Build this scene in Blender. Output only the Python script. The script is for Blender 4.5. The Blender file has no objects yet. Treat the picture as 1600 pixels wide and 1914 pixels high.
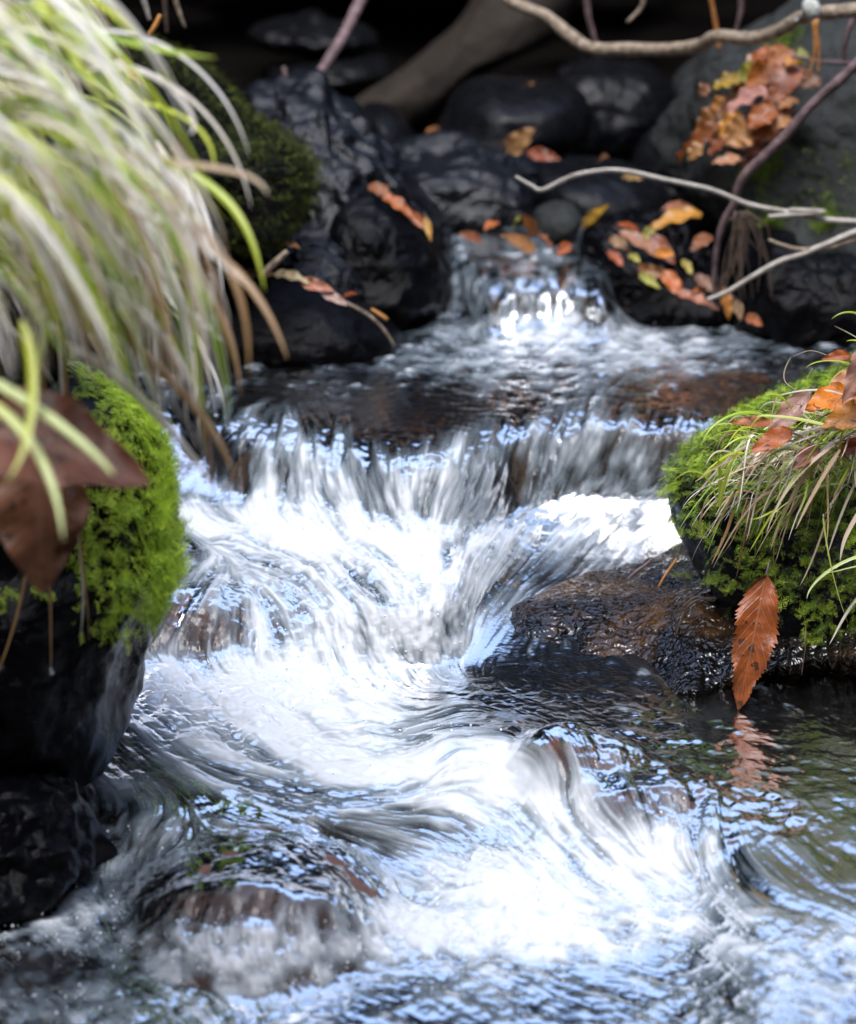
import bpy, math, random
import numpy as np
from mathutils import Vector, Matrix

# ------------------------------------------------------------------ camera, sky, sun, exposure
S = bpy.context.scene
COL = S.collection
H, PITCH, F = 0.77, math.radians(14.0), 5484.0          # camera height, downward tilt, focal length in photo pixels
cam = bpy.data.cameras.new("camera")
cam.sensor_fit = 'HORIZONTAL'; cam.sensor_width = 24.0; cam.lens = 24.0 * F / 1600.0
cam.clip_start = 0.05; cam.clip_end = 500
cam.dof.use_dof = True; cam.dof.focus_distance = 2.52; cam.dof.aperture_fstop = 4.6
co = bpy.data.objects.new("camera", cam); COL.objects.link(co)
co.location = (0, 0, H); co.rotation_euler = (math.pi / 2 - PITCH, 0, 0)
S.camera = co

SUN_EL, SUN_AZ = math.radians(68), math.radians(195)     # azimuth clockwise from +y
w = bpy.data.worlds.new("World"); S.world = w; w.use_nodes = True
nt = w.node_tree
sky = nt.nodes.new('ShaderNodeTexSky'); sky.sky_type = 'NISHITA'; sky.sun_disc = False
sky.sun_elevation = SUN_EL; sky.sun_rotation = SUN_AZ
sky.air_density = 1.0; sky.dust_density = 3.0; sky.ozone_density = 2.5
bg = nt.nodes['Background']; bg.inputs[1].default_value = 0.15
nt.links.new(sky.outputs[0], bg.inputs[0])
sl = bpy.data.lights.new("sun", 'SUN'); sl.energy = 0.75; sl.angle = math.radians(30); sl.color = (.88, .94, 1)
so = bpy.data.objects.new("sun", sl); COL.objects.link(so)
sd = Vector((math.sin(SUN_AZ) * math.cos(SUN_EL), math.cos(SUN_AZ) * math.cos(SUN_EL), math.sin(SUN_EL)))
so.rotation_euler = sd.to_track_quat('Z', 'Y').to_euler(); so.location = sd * 8
S.view_settings.view_transform = 'Standard'; S.view_settings.look = 'None'
S.view_settings.exposure = 1.65; S.view_settings.gamma = 1.0
S.render.engine = 'CYCLES'
S.cycles.use_denoising = True
S.cycles.max_bounces = 8; S.cycles.transparent_max_bounces = 16
S.cycles.caustics_reflective = False; S.cycles.caustics_refractive = False
S.cycles.sample_clamp_indirect = 4.0

R = np.random.default_rng(7)
random.seed(7)
CP, SP = math.cos(PITCH), math.sin(PITCH)

# ------------------------------------------------------------------ from photo measurements to places in the scene
def ray(u, v):
    a = (np.asarray(u, float) - 800) / F; b = (957 - np.asarray(v, float)) / F
    return a, CP + b * SP, -SP + b * CP
def at(u, v, y):                       # the point seen at (u, v) that lies y metres ahead
    dx, dy, dz = ray(u, v); t = y / dy
    return np.stack(np.broadcast_arrays(dx * t, np.asarray(y, float) + 0 * dx, H + dz * t), -1)
def on(u, v, z):                       # the point seen at (u, v) on the level z
    dx, dy, dz = ray(u, v); t = (np.asarray(z) - H) / dz
    return np.stack(np.broadcast_arrays(dx * t, dy * t, np.asarray(z, float) + 0 * dx), -1)
def proj(P):
    x, y, z = P[..., 0], P[..., 1], P[..., 2] - H
    d = y * CP - z * SP; h = y * SP + z * CP
    return 800 + F * x / d, 957 - F * h / d

# ------------------------------------------------------------------ numeric noise
def _hash(i, j, k, s):
    n = (i.astype(np.int64) * 374761393 + j.astype(np.int64) * 668265263 + k.astype(np.int64) * 2147483647 + s * 974711) & 0xffffffff
    n = ((n ^ (n >> 13)) * 1274126177) & 0xffffffff
    return ((n ^ (n >> 16)) & 0xffff) / 65535.0
def vnoise(P, s=0):
    fl = np.floor(P); f = P - fl; f = f * f * (3 - 2 * f)
    i, j, k = fl[..., 0], fl[..., 1], fl[..., 2]
    r = 0
    for a in (0, 1):
        for b in (0, 1):
            for c in (0, 1):
                wgt = (f[..., 0] if a else 1 - f[..., 0]) * (f[..., 1] if b else 1 - f[..., 1]) * (f[..., 2] if c else 1 - f[..., 2])
                r = r + wgt * _hash(i + a, j + b, k + c, s)
    return r * 2 - 1
def fbm(P, octs=4, s=0, ridge=False):
    r, a, t = 0, 1.0, 0
    for o in range(octs):
        n = vnoise(P * 2 ** o + o * 17.3, s + o)
        r = r + a * ((1 - 2 * np.abs(n)) if ridge else n); t += a; a *= .5
    return r / t
def sstep(a, b, x):
    t = np.clip((x - a) / (b - a), 0, 1); return t * t * (3 - 2 * t)

# ------------------------------------------------------------------ mesh and object helpers
def mesh(name, V, faces, mat=None, smooth=True, attrs=None):
    V = np.asarray(V, np.float32).reshape(-1, 3)
    me = bpy.data.meshes.new(name)
    me.vertices.add(len(V)); me.vertices.foreach_set("co", V.ravel())
    fs = faces if isinstance(faces, (list, tuple)) else [faces]
    fs = [np.asarray(f, np.int32) for f in fs if len(f)]
    li = np.concatenate([f.ravel() for f in fs])
    tot = np.concatenate([np.full(len(f), f.shape[1], np.int32) for f in fs])
    me.loops.add(len(li)); me.loops.foreach_set("vertex_index", li)
    me.polygons.add(len(tot))
    me.polygons.foreach_set("loop_start", np.concatenate([[0], np.cumsum(tot)[:-1]]).astype(np.int32))
    me.polygons.foreach_set("loop_total", tot)
    me.polygons.foreach_set("use_smooth", np.full(len(tot), smooth))
    for k, a in (attrs or {}).items():
        a = np.asarray(a, np.float32)
        at_ = me.attributes.new(k, 'FLOAT', 'POINT'); at_.data.foreach_set("value", a.ravel())
    me.update(calc_edges=True); me.validate()
    if mat: me.materials.append(mat)
    return me
def tag(o, label=None, cat=None, group=None, kind=None):
    for k, v in (("label", label), ("category", cat), ("group", group), ("kind", kind)):
        if v: o[k] = v
    return o
def obj(name, V, faces, mat, loc=None, parent=None, smooth=True, attrs=None):
    V = np.asarray(V, float).reshape(-1, 3)
    loc = np.zeros(3) if loc is None else np.asarray(loc, float)
    o = bpy.data.objects.new(name, mesh(name, V - loc, faces, mat, smooth, attrs))
    COL.objects.link(o)
    if parent:
        o.parent = parent; o.location = Vector(loc) - parent.location
    else: o.location = loc
    return o
def grid_faces(ni, nj, wrap=False):
    i = np.arange(ni if wrap else ni - 1); j = np.arange(nj - 1)
    I, J = np.meshgrid(i, j, indexing='ij'); I2 = (I + 1) % ni
    return np.stack([I * nj + J, I2 * nj + J, I2 * nj + J + 1, I * nj + J + 1], -1).reshape(-1, 4)

# ------------------------------------------------------------------ materials
class NT:
    def __init__(s, name):
        s.m = bpy.data.materials.new(name); s.m.use_nodes = True; s.t = s.m.node_tree
        s.b = s.t.nodes['Principled BSDF']; s.out = s.t.nodes['Material Output']
    def n(s, ty, **kw):
        x = s.t.nodes.new('ShaderNode' + ty)
        for k, v in kw.items():
            if k in x.inputs.keys() if isinstance(k, str) else False: x.inputs[k].default_value = v
            else: setattr(x, k, v)
        return x
    def l(s, a, b): s.t.links.new(a, b)
    def noise(s, scale, detail=4, rough=.55, vec=None, dist=0):
        x = s.n('TexNoise'); x.inputs['Scale'].default_value = scale; x.inputs['Detail'].default_value = detail
        x.inputs['Roughness'].default_value = rough; x.inputs['Distortion'].default_value = dist
        if vec: s.l(vec, x.inputs['Vector'])
        return x.outputs['Fac']
    def ramp(s, fac, stops):
        x = s.n('ValToRGB'); e = x.color_ramp.elements
        while len(e) < len(stops): e.new(.5)
        for el, (p, c) in zip(e, stops): el.position = p; el.color = (*c, 1) if len(c) == 3 else c
        s.l(fac, x.inputs[0]); return x.outputs[0]
    def mapr(s, fac, a, b, c, d):
        x = s.n('MapRange'); 
        for i, v in enumerate((a, b, c, d)): x.inputs[i + 1].default_value = v
        s.l(fac, x.inputs[0]); return x.outputs[0]
    def math(s, op, a, b):
        x = s.n('Math', operation=op)
        for i, v in enumerate((a, b)):
            if isinstance(v, (int, float)): x.inputs[i].default_value = v
            else: s.l(v, x.inputs[i])
        return x.outputs[0]
    def mix(s, fac, a, b):
        x = s.n('MixRGB')
        for i, v in enumerate((fac, a, b)):
            if isinstance(v, (int, float)): x.inputs[i].default_value = v
            elif isinstance(v, tuple): x.inputs[i].default_value = (*v, 1)
            else: s.l(v, x.inputs[i])
        return x.outputs[0]
    def bump(s, h, strength, dist, prev=None):
        x = s.n('Bump'); x.inputs['Strength'].default_value = strength; x.inputs['Distance'].default_value = dist
        s.l(h, x.inputs['Height'])
        if prev: s.l(prev, x.inputs['Normal'])
        return x.outputs[0]
    def coord(s): return s.n('TexCoord').outputs['Object']
    def attr(s, k): return s.n('Attribute', attribute_name=k).outputs['Fac']

def rock_mat(name, c0, c1, r0=.18, r1=.5, scale=9, bump=.6, spec=.5, fine=160):
    m = NT(name); c = m.coord()
    n1 = m.noise(scale, 8, .6, c); n2 = m.noise(scale * 7, 6, .65, c); n3 = m.noise(fine, 4, .6, c)
    col = m.ramp(m.math('ADD', m.math('MULTIPLY', n1, .6), m.math('MULTIPLY', n2, .4)), [(.32, c0), (.68, c1)])
    m.l(col, m.b.inputs['Base Color'])
    m.l(m.mapr(n2, .35, .65, r0, r1), m.b.inputs['Roughness'])
    m.b.inputs['Specular IOR Level'].default_value = spec
    m.l(m.bump(n3, bump, .0025, m.bump(n2, bump, .008)), m.b.inputs['Normal'])
    return m.m
M = {}
M['dark_wet'] = rock_mat('dark wet rock', (.0008, .0009, .0012), (.003, .003, .004), .05, .24, 11, .4, .10)
M['blue_rock'] = rock_mat('blue grey rock', (.003, .004, .0055), (.007, .0085, .0115), .08, .24, 12, .5, .42)
M['grey_rock'] = rock_mat('grey rock', (.006, .0065, .006), (.045, .05, .047), .35, .7, 14, .9, .25)
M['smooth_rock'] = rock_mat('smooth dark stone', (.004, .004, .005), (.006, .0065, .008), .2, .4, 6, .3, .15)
M['brown_rock'] = rock_mat('brown rock', (.03, .014, .009), (.10, .045, .028), .15, .4, 14)
M['river'] = rock_mat('reddish river stone', (.06, .026, .018), (.22, .10, .07), .3, .6, 16)
def slab_mat():
    m = NT('wet brown slab'); c = m.coord()
    big = m.noise(9, 4, .6, c); mid = m.noise(48, 5, .65, c); grit = m.noise(190, 1, .4, c); pit = m.noise(75, 1.5, .5, c, .6)
    col = m.mix(m.mapr(big, .42, .6, 0, 1), (.0035, .003, .003), m.ramp(mid, [(.3, (.006, .0035, .002)), (.55, (.05, .024, .007)), (.75, (.10, .055, .016))]))
    m.l(col, m.b.inputs['Base Color']); m.l(m.mapr(mid, .35, .65, .04, .13), m.b.inputs['Roughness']); m.b.inputs['Specular IOR Level'].default_value = .6
    m.l(m.bump(grit, .75, .0028, m.bump(pit, .85, .006)), m.b.inputs['Normal']); return m.m
M['slab'] = slab_mat()
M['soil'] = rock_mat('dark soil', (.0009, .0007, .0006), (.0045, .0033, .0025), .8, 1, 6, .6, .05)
M['bed'] = rock_mat('streambed gravel', (.02, .013, .009), (.11, .07, .042), .4, .7, 22, .8, .3)
M['bark'] = rock_mat('brown root bark', (.012, .009, .007), (.055, .044, .035), .6, .9, 9, .9, .15)

def twig_mat(name, c0, c1, scale=60):
    m = NT(name); c = m.coord(); n = m.noise(scale, 5, .6, c); n2 = m.noise(scale * 5, 3, .6, c)
    m.l(m.ramp(n, [(.35, c0), (.65, c1)]), m.b.inputs['Base Color']); m.b.inputs['Roughness'].default_value = .6
    m.l(m.bump(n, .6, .004, m.bump(n2, .7, .0015)), m.b.inputs['Normal']); return m.m
M['pale_twig'] = twig_mat('pale bark', (.12, .085, .055), (.44, .35, .25), 110)
M['grey_twig'] = twig_mat('grey twig', (.25, .22, .18), (.5, .46, .4))
M['purple_twig'] = twig_mat('purple brown bark', (.08, .05, .05), (.24, .16, .16))
M['orange_needle'] = twig_mat('orange needle', (.35, .13, .03), (.6, .28, .07))
M['root_thread'] = twig_mat('dark rootlet', (.03, .02, .015), (.14, .09, .06))
M['lichen'] = twig_mat('lichen', (.3, .32, .28), (.65, .66, .6), 200)

def plant_mat(name, stops, trans=.35, rough=.4, spec=.4):
    m = NT(name); c = m.coord()
    f = m.math('ADD', m.attr('hue'), m.math('MULTIPLY', m.math('SUBTRACT', m.noise(30, 4, .6, c), .5), .25))
    col = m.ramp(f, stops); m.l(col, m.b.inputs['Base Color'])
    m.b.inputs['Roughness'].default_value = rough; m.b.inputs['Specular IOR Level'].default_value = spec
    tr = m.n('BsdfTranslucent'); m.l(col, tr.inputs[0])
    mx = m.n('MixShader'); mx.inputs[0].default_value = trans
    m.l(m.b.outputs[0], mx.inputs[1]); m.l(tr.outputs[0], mx.inputs[2]); m.l(mx.outputs[0], m.out.inputs[0])
    return m.m
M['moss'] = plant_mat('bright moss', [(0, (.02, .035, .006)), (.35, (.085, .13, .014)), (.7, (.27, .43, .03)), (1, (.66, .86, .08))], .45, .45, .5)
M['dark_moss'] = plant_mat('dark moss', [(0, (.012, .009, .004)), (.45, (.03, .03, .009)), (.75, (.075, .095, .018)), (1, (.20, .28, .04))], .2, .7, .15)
M['blade'] = plant_mat('green sedge', [(0, (.08, .24, .015)), (.4, (.28, .48, .04)), (.7, (.58, .62, .05)), (1, (.70, .80, .38))], .3, .3, .6)
M['straw'] = plant_mat('dry sedge', [(0, (.20, .10, .04)), (.3, (.40, .24, .10)), (.65, (.66, .56, .42)), (1, (.90, .87, .82))], .25, .3, .6)

def leaf_mat():
    m = NT('fallen leaf'); c = m.coord()
    oc = m.n('ObjectInfo').outputs['Color']
    across, along = m.attr('across'), m.attr('along')
    ab = m.math('ABSOLUTE', across, 0)
    vein = m.math('FRACT', m.math('SUBTRACT', m.math('MULTIPLY', along, 11), m.math('MULTIPLY', ab, 2.4)), 0)
    vline = m.mapr(m.math('ABSOLUTE', m.math('SUBTRACT', vein, .5), 0), .0, .12, 1, 0)
    mid = m.mapr(ab, .02, .07, 1, 0)
    vv = m.math('MAXIMUM', vline, mid)
    blot = m.noise(55, 5, .6, c); spots = m.noise(120, 2, .5, c)
    dark = m.mix(m.mapr(blot, .4, .68, 0, .75), oc, m.mix(.72, oc, (.02, .008, .004)))
    sp = m.mix(m.mapr(spots, .62, .68, 0, .85), dark, (.03, .014, .008))
    col = m.mix(m.math('MULTIPLY', vv, .2), sp, m.mix(.5, oc, (.75, .55, .4)))
    m.l(col, m.b.inputs['Base Color']); m.b.inputs['Roughness'].default_value = .36
    m.b.inputs['Specular IOR Level'].default_value = .45
    m.l(m.bump(blot, .4, .003, m.bump(vv, .3, .0012)), m.b.inputs['Normal'])
    tr = m.n('BsdfTranslucent'); m.l(col, tr.inputs[0])
    mx = m.n('MixShader'); mx.inputs[0].default_value = .22
    m.l(m.b.outputs[0], mx.inputs[1]); m.l(tr.outputs[0], mx.inputs[2]); m.l(mx.outputs[0], m.out.inputs[0])
    return m.m
M['leaf'] = leaf_mat()

def water_mat():
    m = NT('stream water'); c = m.coord()
    foam = m.attr('foam'); tint = m.attr('tint')
    fine = m.noise(420, 3, .6, c)
    fac = m.n('Clamp'); 
    m.l(m.math('ADD', foam, m.math('MULTIPLY', m.math('MULTIPLY', m.math('SUBTRACT', fine, .5), .25), m.math('MULTIPLY', foam, m.math('SUBTRACT', 1.0, foam)))), fac.inputs[0])
    nrm = m.bump(m.noise(240, 3, .5, c), 0.15, .002)
    fr = m.n('Fresnel'); fr.inputs[0].default_value = 1.33; m.l(nrm, fr.inputs['Normal'])
    tr = m.n('BsdfTransparent'); m.l(m.mix(tint, (.84, .79, .72), (.66, .74, .77)), tr.inputs[0])
    gl = m.n('BsdfGlossy'); gl.inputs['Roughness'].default_value = .14; gl.inputs[0].default_value = (1, 1, 1, 1); m.l(nrm, gl.inputs['Normal'])
    wm = m.n('MixShader'); m.l(fr.outputs[0], wm.inputs[0]); m.l(tr.outputs[0], wm.inputs[1]); m.l(gl.outputs[0], wm.inputs[2])
    air = m.ramp(foam, [(.0, (.30, .42, .52)), (.35, (.56, .66, .74)), (.75, (.84, .88, .92))])
    m.l(air, m.b.inputs['Base Color']); m.b.inputs['Roughness'].default_value = .55; m.b.inputs['Specular IOR Level'].default_value = .2
    m.l(nrm, m.b.inputs['Normal'])
    tl = m.n('BsdfTranslucent'); m.l(air, tl.inputs[0])
    fm = m.n('MixShader'); fm.inputs[0].default_value = .25; m.l(m.b.outputs[0], fm.inputs[1]); m.l(tl.outputs[0], fm.inputs[2])
    mx = m.n('MixShader'); m.l(fac.outputs[0], mx.inputs[0]); m.l(wm.outputs[0], mx.inputs[1]); m.l(fm.outputs[0], mx.inputs[2])
    m.l(mx.outputs[0], m.out.inputs[0])
    return m.m
M['water'] = water_mat()
def drop_mat():
    m = NT('water droplet'); fr = m.n('Fresnel'); fr.inputs[0].default_value = 1.6
    tr = m.n('BsdfTransparent'); tr.inputs[0].default_value = (.9, .93, .95, 1); gl = m.n('BsdfGlossy'); gl.inputs['Roughness'].default_value = .05
    mx = m.n('MixShader'); m.l(fr.outputs[0], mx.inputs[0]); m.l(tr.outputs[0], mx.inputs[1]); m.l(gl.outputs[0], mx.inputs[2]); m.l(mx.outputs[0], m.out.inputs[0])
    return m.m
M['drop'] = drop_mat()
sp_ = NT('white spray'); sp_.b.inputs['Base Color'].default_value = (.85, .9, .95, 1); sp_.b.inputs['Roughness'].default_value = .1; M['spray'] = sp_.m

# ------------------------------------------------------------------ the stream: profile of pools and falls
def poly(u, pts):
    p = np.array(pts, float); return np.interp(u, p[:, 0], p[:, 1])
U = np.arange(-220, 1821, 2.4); NU = len(U)
casc = sstep(770, 850, U) * (1 - sstep(1120, 1180, U))
L1 = poly(U, [(-220, 760), (380, 770), (430, 790), (520, 800), (640, 815), (740, 850), (830, 845), (900, 815), (970, 790), (1150, 785), (1330, 795), (1820, 800)])
L1 = L1 + 13 * fbm(np.stack([U * .014, 0 * U, 0 * U], -1), 4, 71)
F1 = poly(U, [(-220, 930), (430, 945), (520, 965), (650, 1000), (740, 1015), (850, 1015), (940, 965), (1050, 930), (1150, 912), (1300, 900), (1820, 900)])
L2 = poly(U, [(-220, 1110), (250, 1120), (330, 1105), (470, 1092), (600, 1105), (700, 1125), (800, 1130), (860, 1110), (900, 1050), (980, 985), (1100, 955), (1250, 930), (1820, 930)])
F2 = poly(U, [(-220, 1240), (250, 1245), (400, 1258), (560, 1265), (720, 1255), (860, 1240), (1000, 1275), (1100, 1288), (1250, 1300), (1400, 1310), (1820, 1330)])
L0 = poly(U, [(-220, 1480), (100, 1470), (300, 1500), (600, 1520), (760, 1480), (850, 1420), (950, 1395), (1050, 1430), (1150, 1470), (1250, 1490), (1400, 1480), (1820, 1480)])
F0 = poly(U, [(-220, 1660), (300, 1660), (600, 1640), (800, 1610), (1000, 1650), (1200, 1670), (1300, 1660), (1400, 1740), (1820, 1800)])
def ctl(v, z): 
    p = on(U, v, z); return p[:, 1], p[:, 2]
c1 = ctl(poly(U, [(770, 438), (850, 452), (930, 486), (965, 472), (1050, 466), (1130, 484), (1200, 480)]) + 10 * fbm(np.stack([U * .03, 0 * U, 0 * U], -1), 3, 73), .235 + 0 * U); c2 = ctl(np.full(NU, 598.), .148 + 0 * U)
yl = 3.9 + 0 * U
P = [(4.6 + 0 * U, .15 + .11 * casc), (c1[0], .148 + .087 * casc), c2, ctl(L1, .138), ctl(F1, .066), ctl(L2, .058),
     ctl(F2, .004), ctl(L0, -.002), ctl(F0, -.045 + .024 * sstep(1230, 1450, U)), ctl(np.full(NU, 2010.), -.066 + .024 * sstep(1230, 1450, U)), (1.35 + 0 * U, -.085 + 0 * U)]
P = [list(p) for p in P]
for k in range(1, len(P)): P[k][0] = np.minimum(P[k][0], P[k - 1][0] - .015)
segs = [12, 70, 170, 110, 120, 120, 130, 110, 175, 12]
Y, Z = [], []
for k, n in enumerate(segs):
    t = np.linspace(0, 1, n, endpoint=False)[None]
    Y.append(P[k][0][:, None] * (1 - t) + P[k + 1][0][:, None] * t)
    Z.append(P[k][1][:, None] * (1 - t) + P[k + 1][1][:, None] * t)
Y = np.concatenate(Y, 1); Z = np.concatenate(Z, 1); NJ = Y.shape[1]
def gblur(A, sig, ax):
    r = int(sig * 3); k = np.exp(-.5 * (np.arange(-r, r + 1) / sig) ** 2); k /= k.sum()
    A = np.moveaxis(A, ax, -1); pad = np.pad(A, [(0, 0)] * (A.ndim - 1) + [(r, r)], mode='edge')
    out = sum(k[i] * pad[..., i:i + A.shape[-1]] for i in range(2 * r + 1)); return np.moveaxis(out, -1, ax)
Y = gblur(gblur(Y, 17, 1), 5, 0); Z = gblur(gblur(Z, 17, 1), 5, 0)
def xof(y, z): return (U[:, None] - 800) / F * (y * CP + (H - z) * SP)
W = np.stack([xof(Y, Z), Y, Z], -1)
BED = W.copy()
PU, PV = proj(W)

# stones that the water runs over: (u, v, level, half width, half length, height)
DOMES = [('river_stone', 490, 1690, -.05, .085, .12, .040), ('river_stone', 1095, 1450, -.012, .05, .05, .034), ('river_stone', 1220, 1520, -.022, .055, .05, .028),
         ('river_stone', 1345, 1590, -.035, .055, .05, .026), ('river_stone', 395, 1190, .012, .045, .05, .045), ('river_stone', 600, 1130, .03, .05, .05, .03)]
def dome_h(X_, Y_, d):
    c = on(d[1], d[2], d[3]); r2 = ((X_ - c[0]) / d[4]) ** 2 + ((Y_ - c[1]) / d[5]) ** 2
    return c[2] - .02 + (d[6] + .02) * np.sqrt(np.clip(1 - r2 / 1.6, 0, 1)), r2
for d in DOMES:
    h, r2 = dome_h(W[..., 0], W[..., 1], d)
    k = .006; a = W[..., 2]; b = np.where(r2 < 1.6, h + .003, -1)
    W[..., 2] = k * np.logaddexp(np.clip(a / k, -300, 300), np.clip(b / k, -300, 300))
W[..., 2] = gblur(gblur(W[..., 2], 3, 0), 3, 1)

# the standing wave, the boils below the falls
def ridge(pts, wid, amp):
    pts = np.array(pts, float); best = np.full(PU.shape, 1e9); am = np.zeros(PU.shape)
    for (a, b) in zip(pts[:-1], pts[1:]):
        dx, dy = b[0] - a[0], b[1] - a[1]; t = np.clip(((PU - a[0]) * dx + (PV - a[1]) * dy) / (dx * dx + dy * dy), 0, 1)
        d = np.hypot(PU - a[0] - t * dx, (PV - a[1] - t * dy) * 1.3)
        am = np.where(d < best, a[2] * (1 - t) + b[2] * t, am); best = np.minimum(best, d)
    return amp * am * np.exp(-(best / wid) ** 2)
W[..., 2] += ridge([(780, 1470, .2), (860, 1430, .8), (950, 1415, 1), (1040, 1470, .9), (1150, 1560, .7), (1270, 1640, .3)], 75, .017)
W[..., 2] += ridge([(820, 1720, .4), (950, 1660, 1), (1060, 1690, .7), (1200, 1730, .4)], 70, .02)
W[..., 2] += ridge([(480, 995, .5), (560, 985, 1), (630, 1000, .8), (700, 1020, .9), (780, 1010, 1), (860, 1050, .6)], 42, .014)
W[..., 2] += ridge([(300, 1750, .5), (420, 1770, 1), (600, 1780, 1), (800, 1770, .6)], 35, .012)

W[..., 2] = gblur(gblur(W[..., 2], 2, 0), 2, 1); PU, PV = proj(W)
# flow direction, white water amount: both measured along the stream
FLOW = [(1450, 620, -1, .2), (1200, 640, -1, .25), (1000, 620, -.8, .3), (850, 640, -1, .3), (650, 690, -1, .2), (500, 720, -1, .4), (600, 760, .6, .5), (750, 760, .8, .5),
        (480, 810, -.5, 1), (650, 830, -.1, 1), (850, 840, -.3, 1), (1000, 800, -.5, 1), (1150, 800, -.4, 1), (1290, 820, -.3, 1), (1000, 880, -.35, 1), (1180, 870, -.25, 1),
        (500, 920, -.2, 1), (700, 930, .15, 1), (880, 940, -.4, 1), (450, 880, -.1, 1), (980, 480, 0, 1), (880, 520, .5, 1), (1050, 540, .1, 1), (960, 570, .2, 1),
        (1200, 950, -1, .4), (1080, 990, -1, .55), (980, 1060, -1, .6), (1050, 1080, -1, .7), (940, 1150, -1, .8), (900, 1210, -.6, .9), (850, 1100, -.3, 1),
        (420, 1000, 1, .15), (550, 1010, 1, .1), (700, 1040, .8, .3), (500, 1060, 1, .3), (620, 1090, .5, .6), (380, 1070, -.6, .6),
        (320, 1160, -.5, 1), (450, 1180, -.1, 1), (600, 1180, .1, 1), (750, 1180, 0, 1), (830, 1190, .05, 1),
        (300, 1290, .8, .35), (450, 1300, 1, .3), (600, 1330, 1, .35), (750, 1400, 1, .35), (880, 1430, 1, .25), (1000, 1470, 1, .6), (1130, 1550, 1, .65), (1230, 1620, 1, .6),
        (350, 1400, 1, .4), (500, 1450, 1, .3), (700, 1500, 1, .3), (900, 1550, 1, .5), (1050, 1620, 1, .55), (250, 1450, .6, .5), (180, 1560, -.6, .8), (300, 1560, -.7, .7), (450, 1570, 1, .05),
        (650, 1600, 1, .4), (760, 1640, 1, .6), (380, 1690, -.35, 1), (500, 1710, 0, 1), (620, 1700, .4, 1), (900, 1690, .7, -.3), (1100, 1740, 1, .1), (1300, 1720, 1, .2), (1500, 1740, 1, .25),
        (1250, 1570, -.1, 1), (1340, 1570, .1, 1), (1450, 1600, .6, .6), (1090, 1410, .7, .6), (1060, 1470, 0, 1), (1200, 1490, .5, .8), (1400, 1420, 1, .3), (1200, 1340, 1, .15), (1000, 1310, 1, .15), (1500, 1360, 1, .15), (850, 1310, 1, .15),
        (100, 1700, .6, .5), (300, 1830, 1, .3), (700, 1820, 1, .1), (1100, 1820, 1, .1), (1500, 1850, 1, .3), (500, 1890, .3, 1), (900, 1900, 1, .1)]
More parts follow.
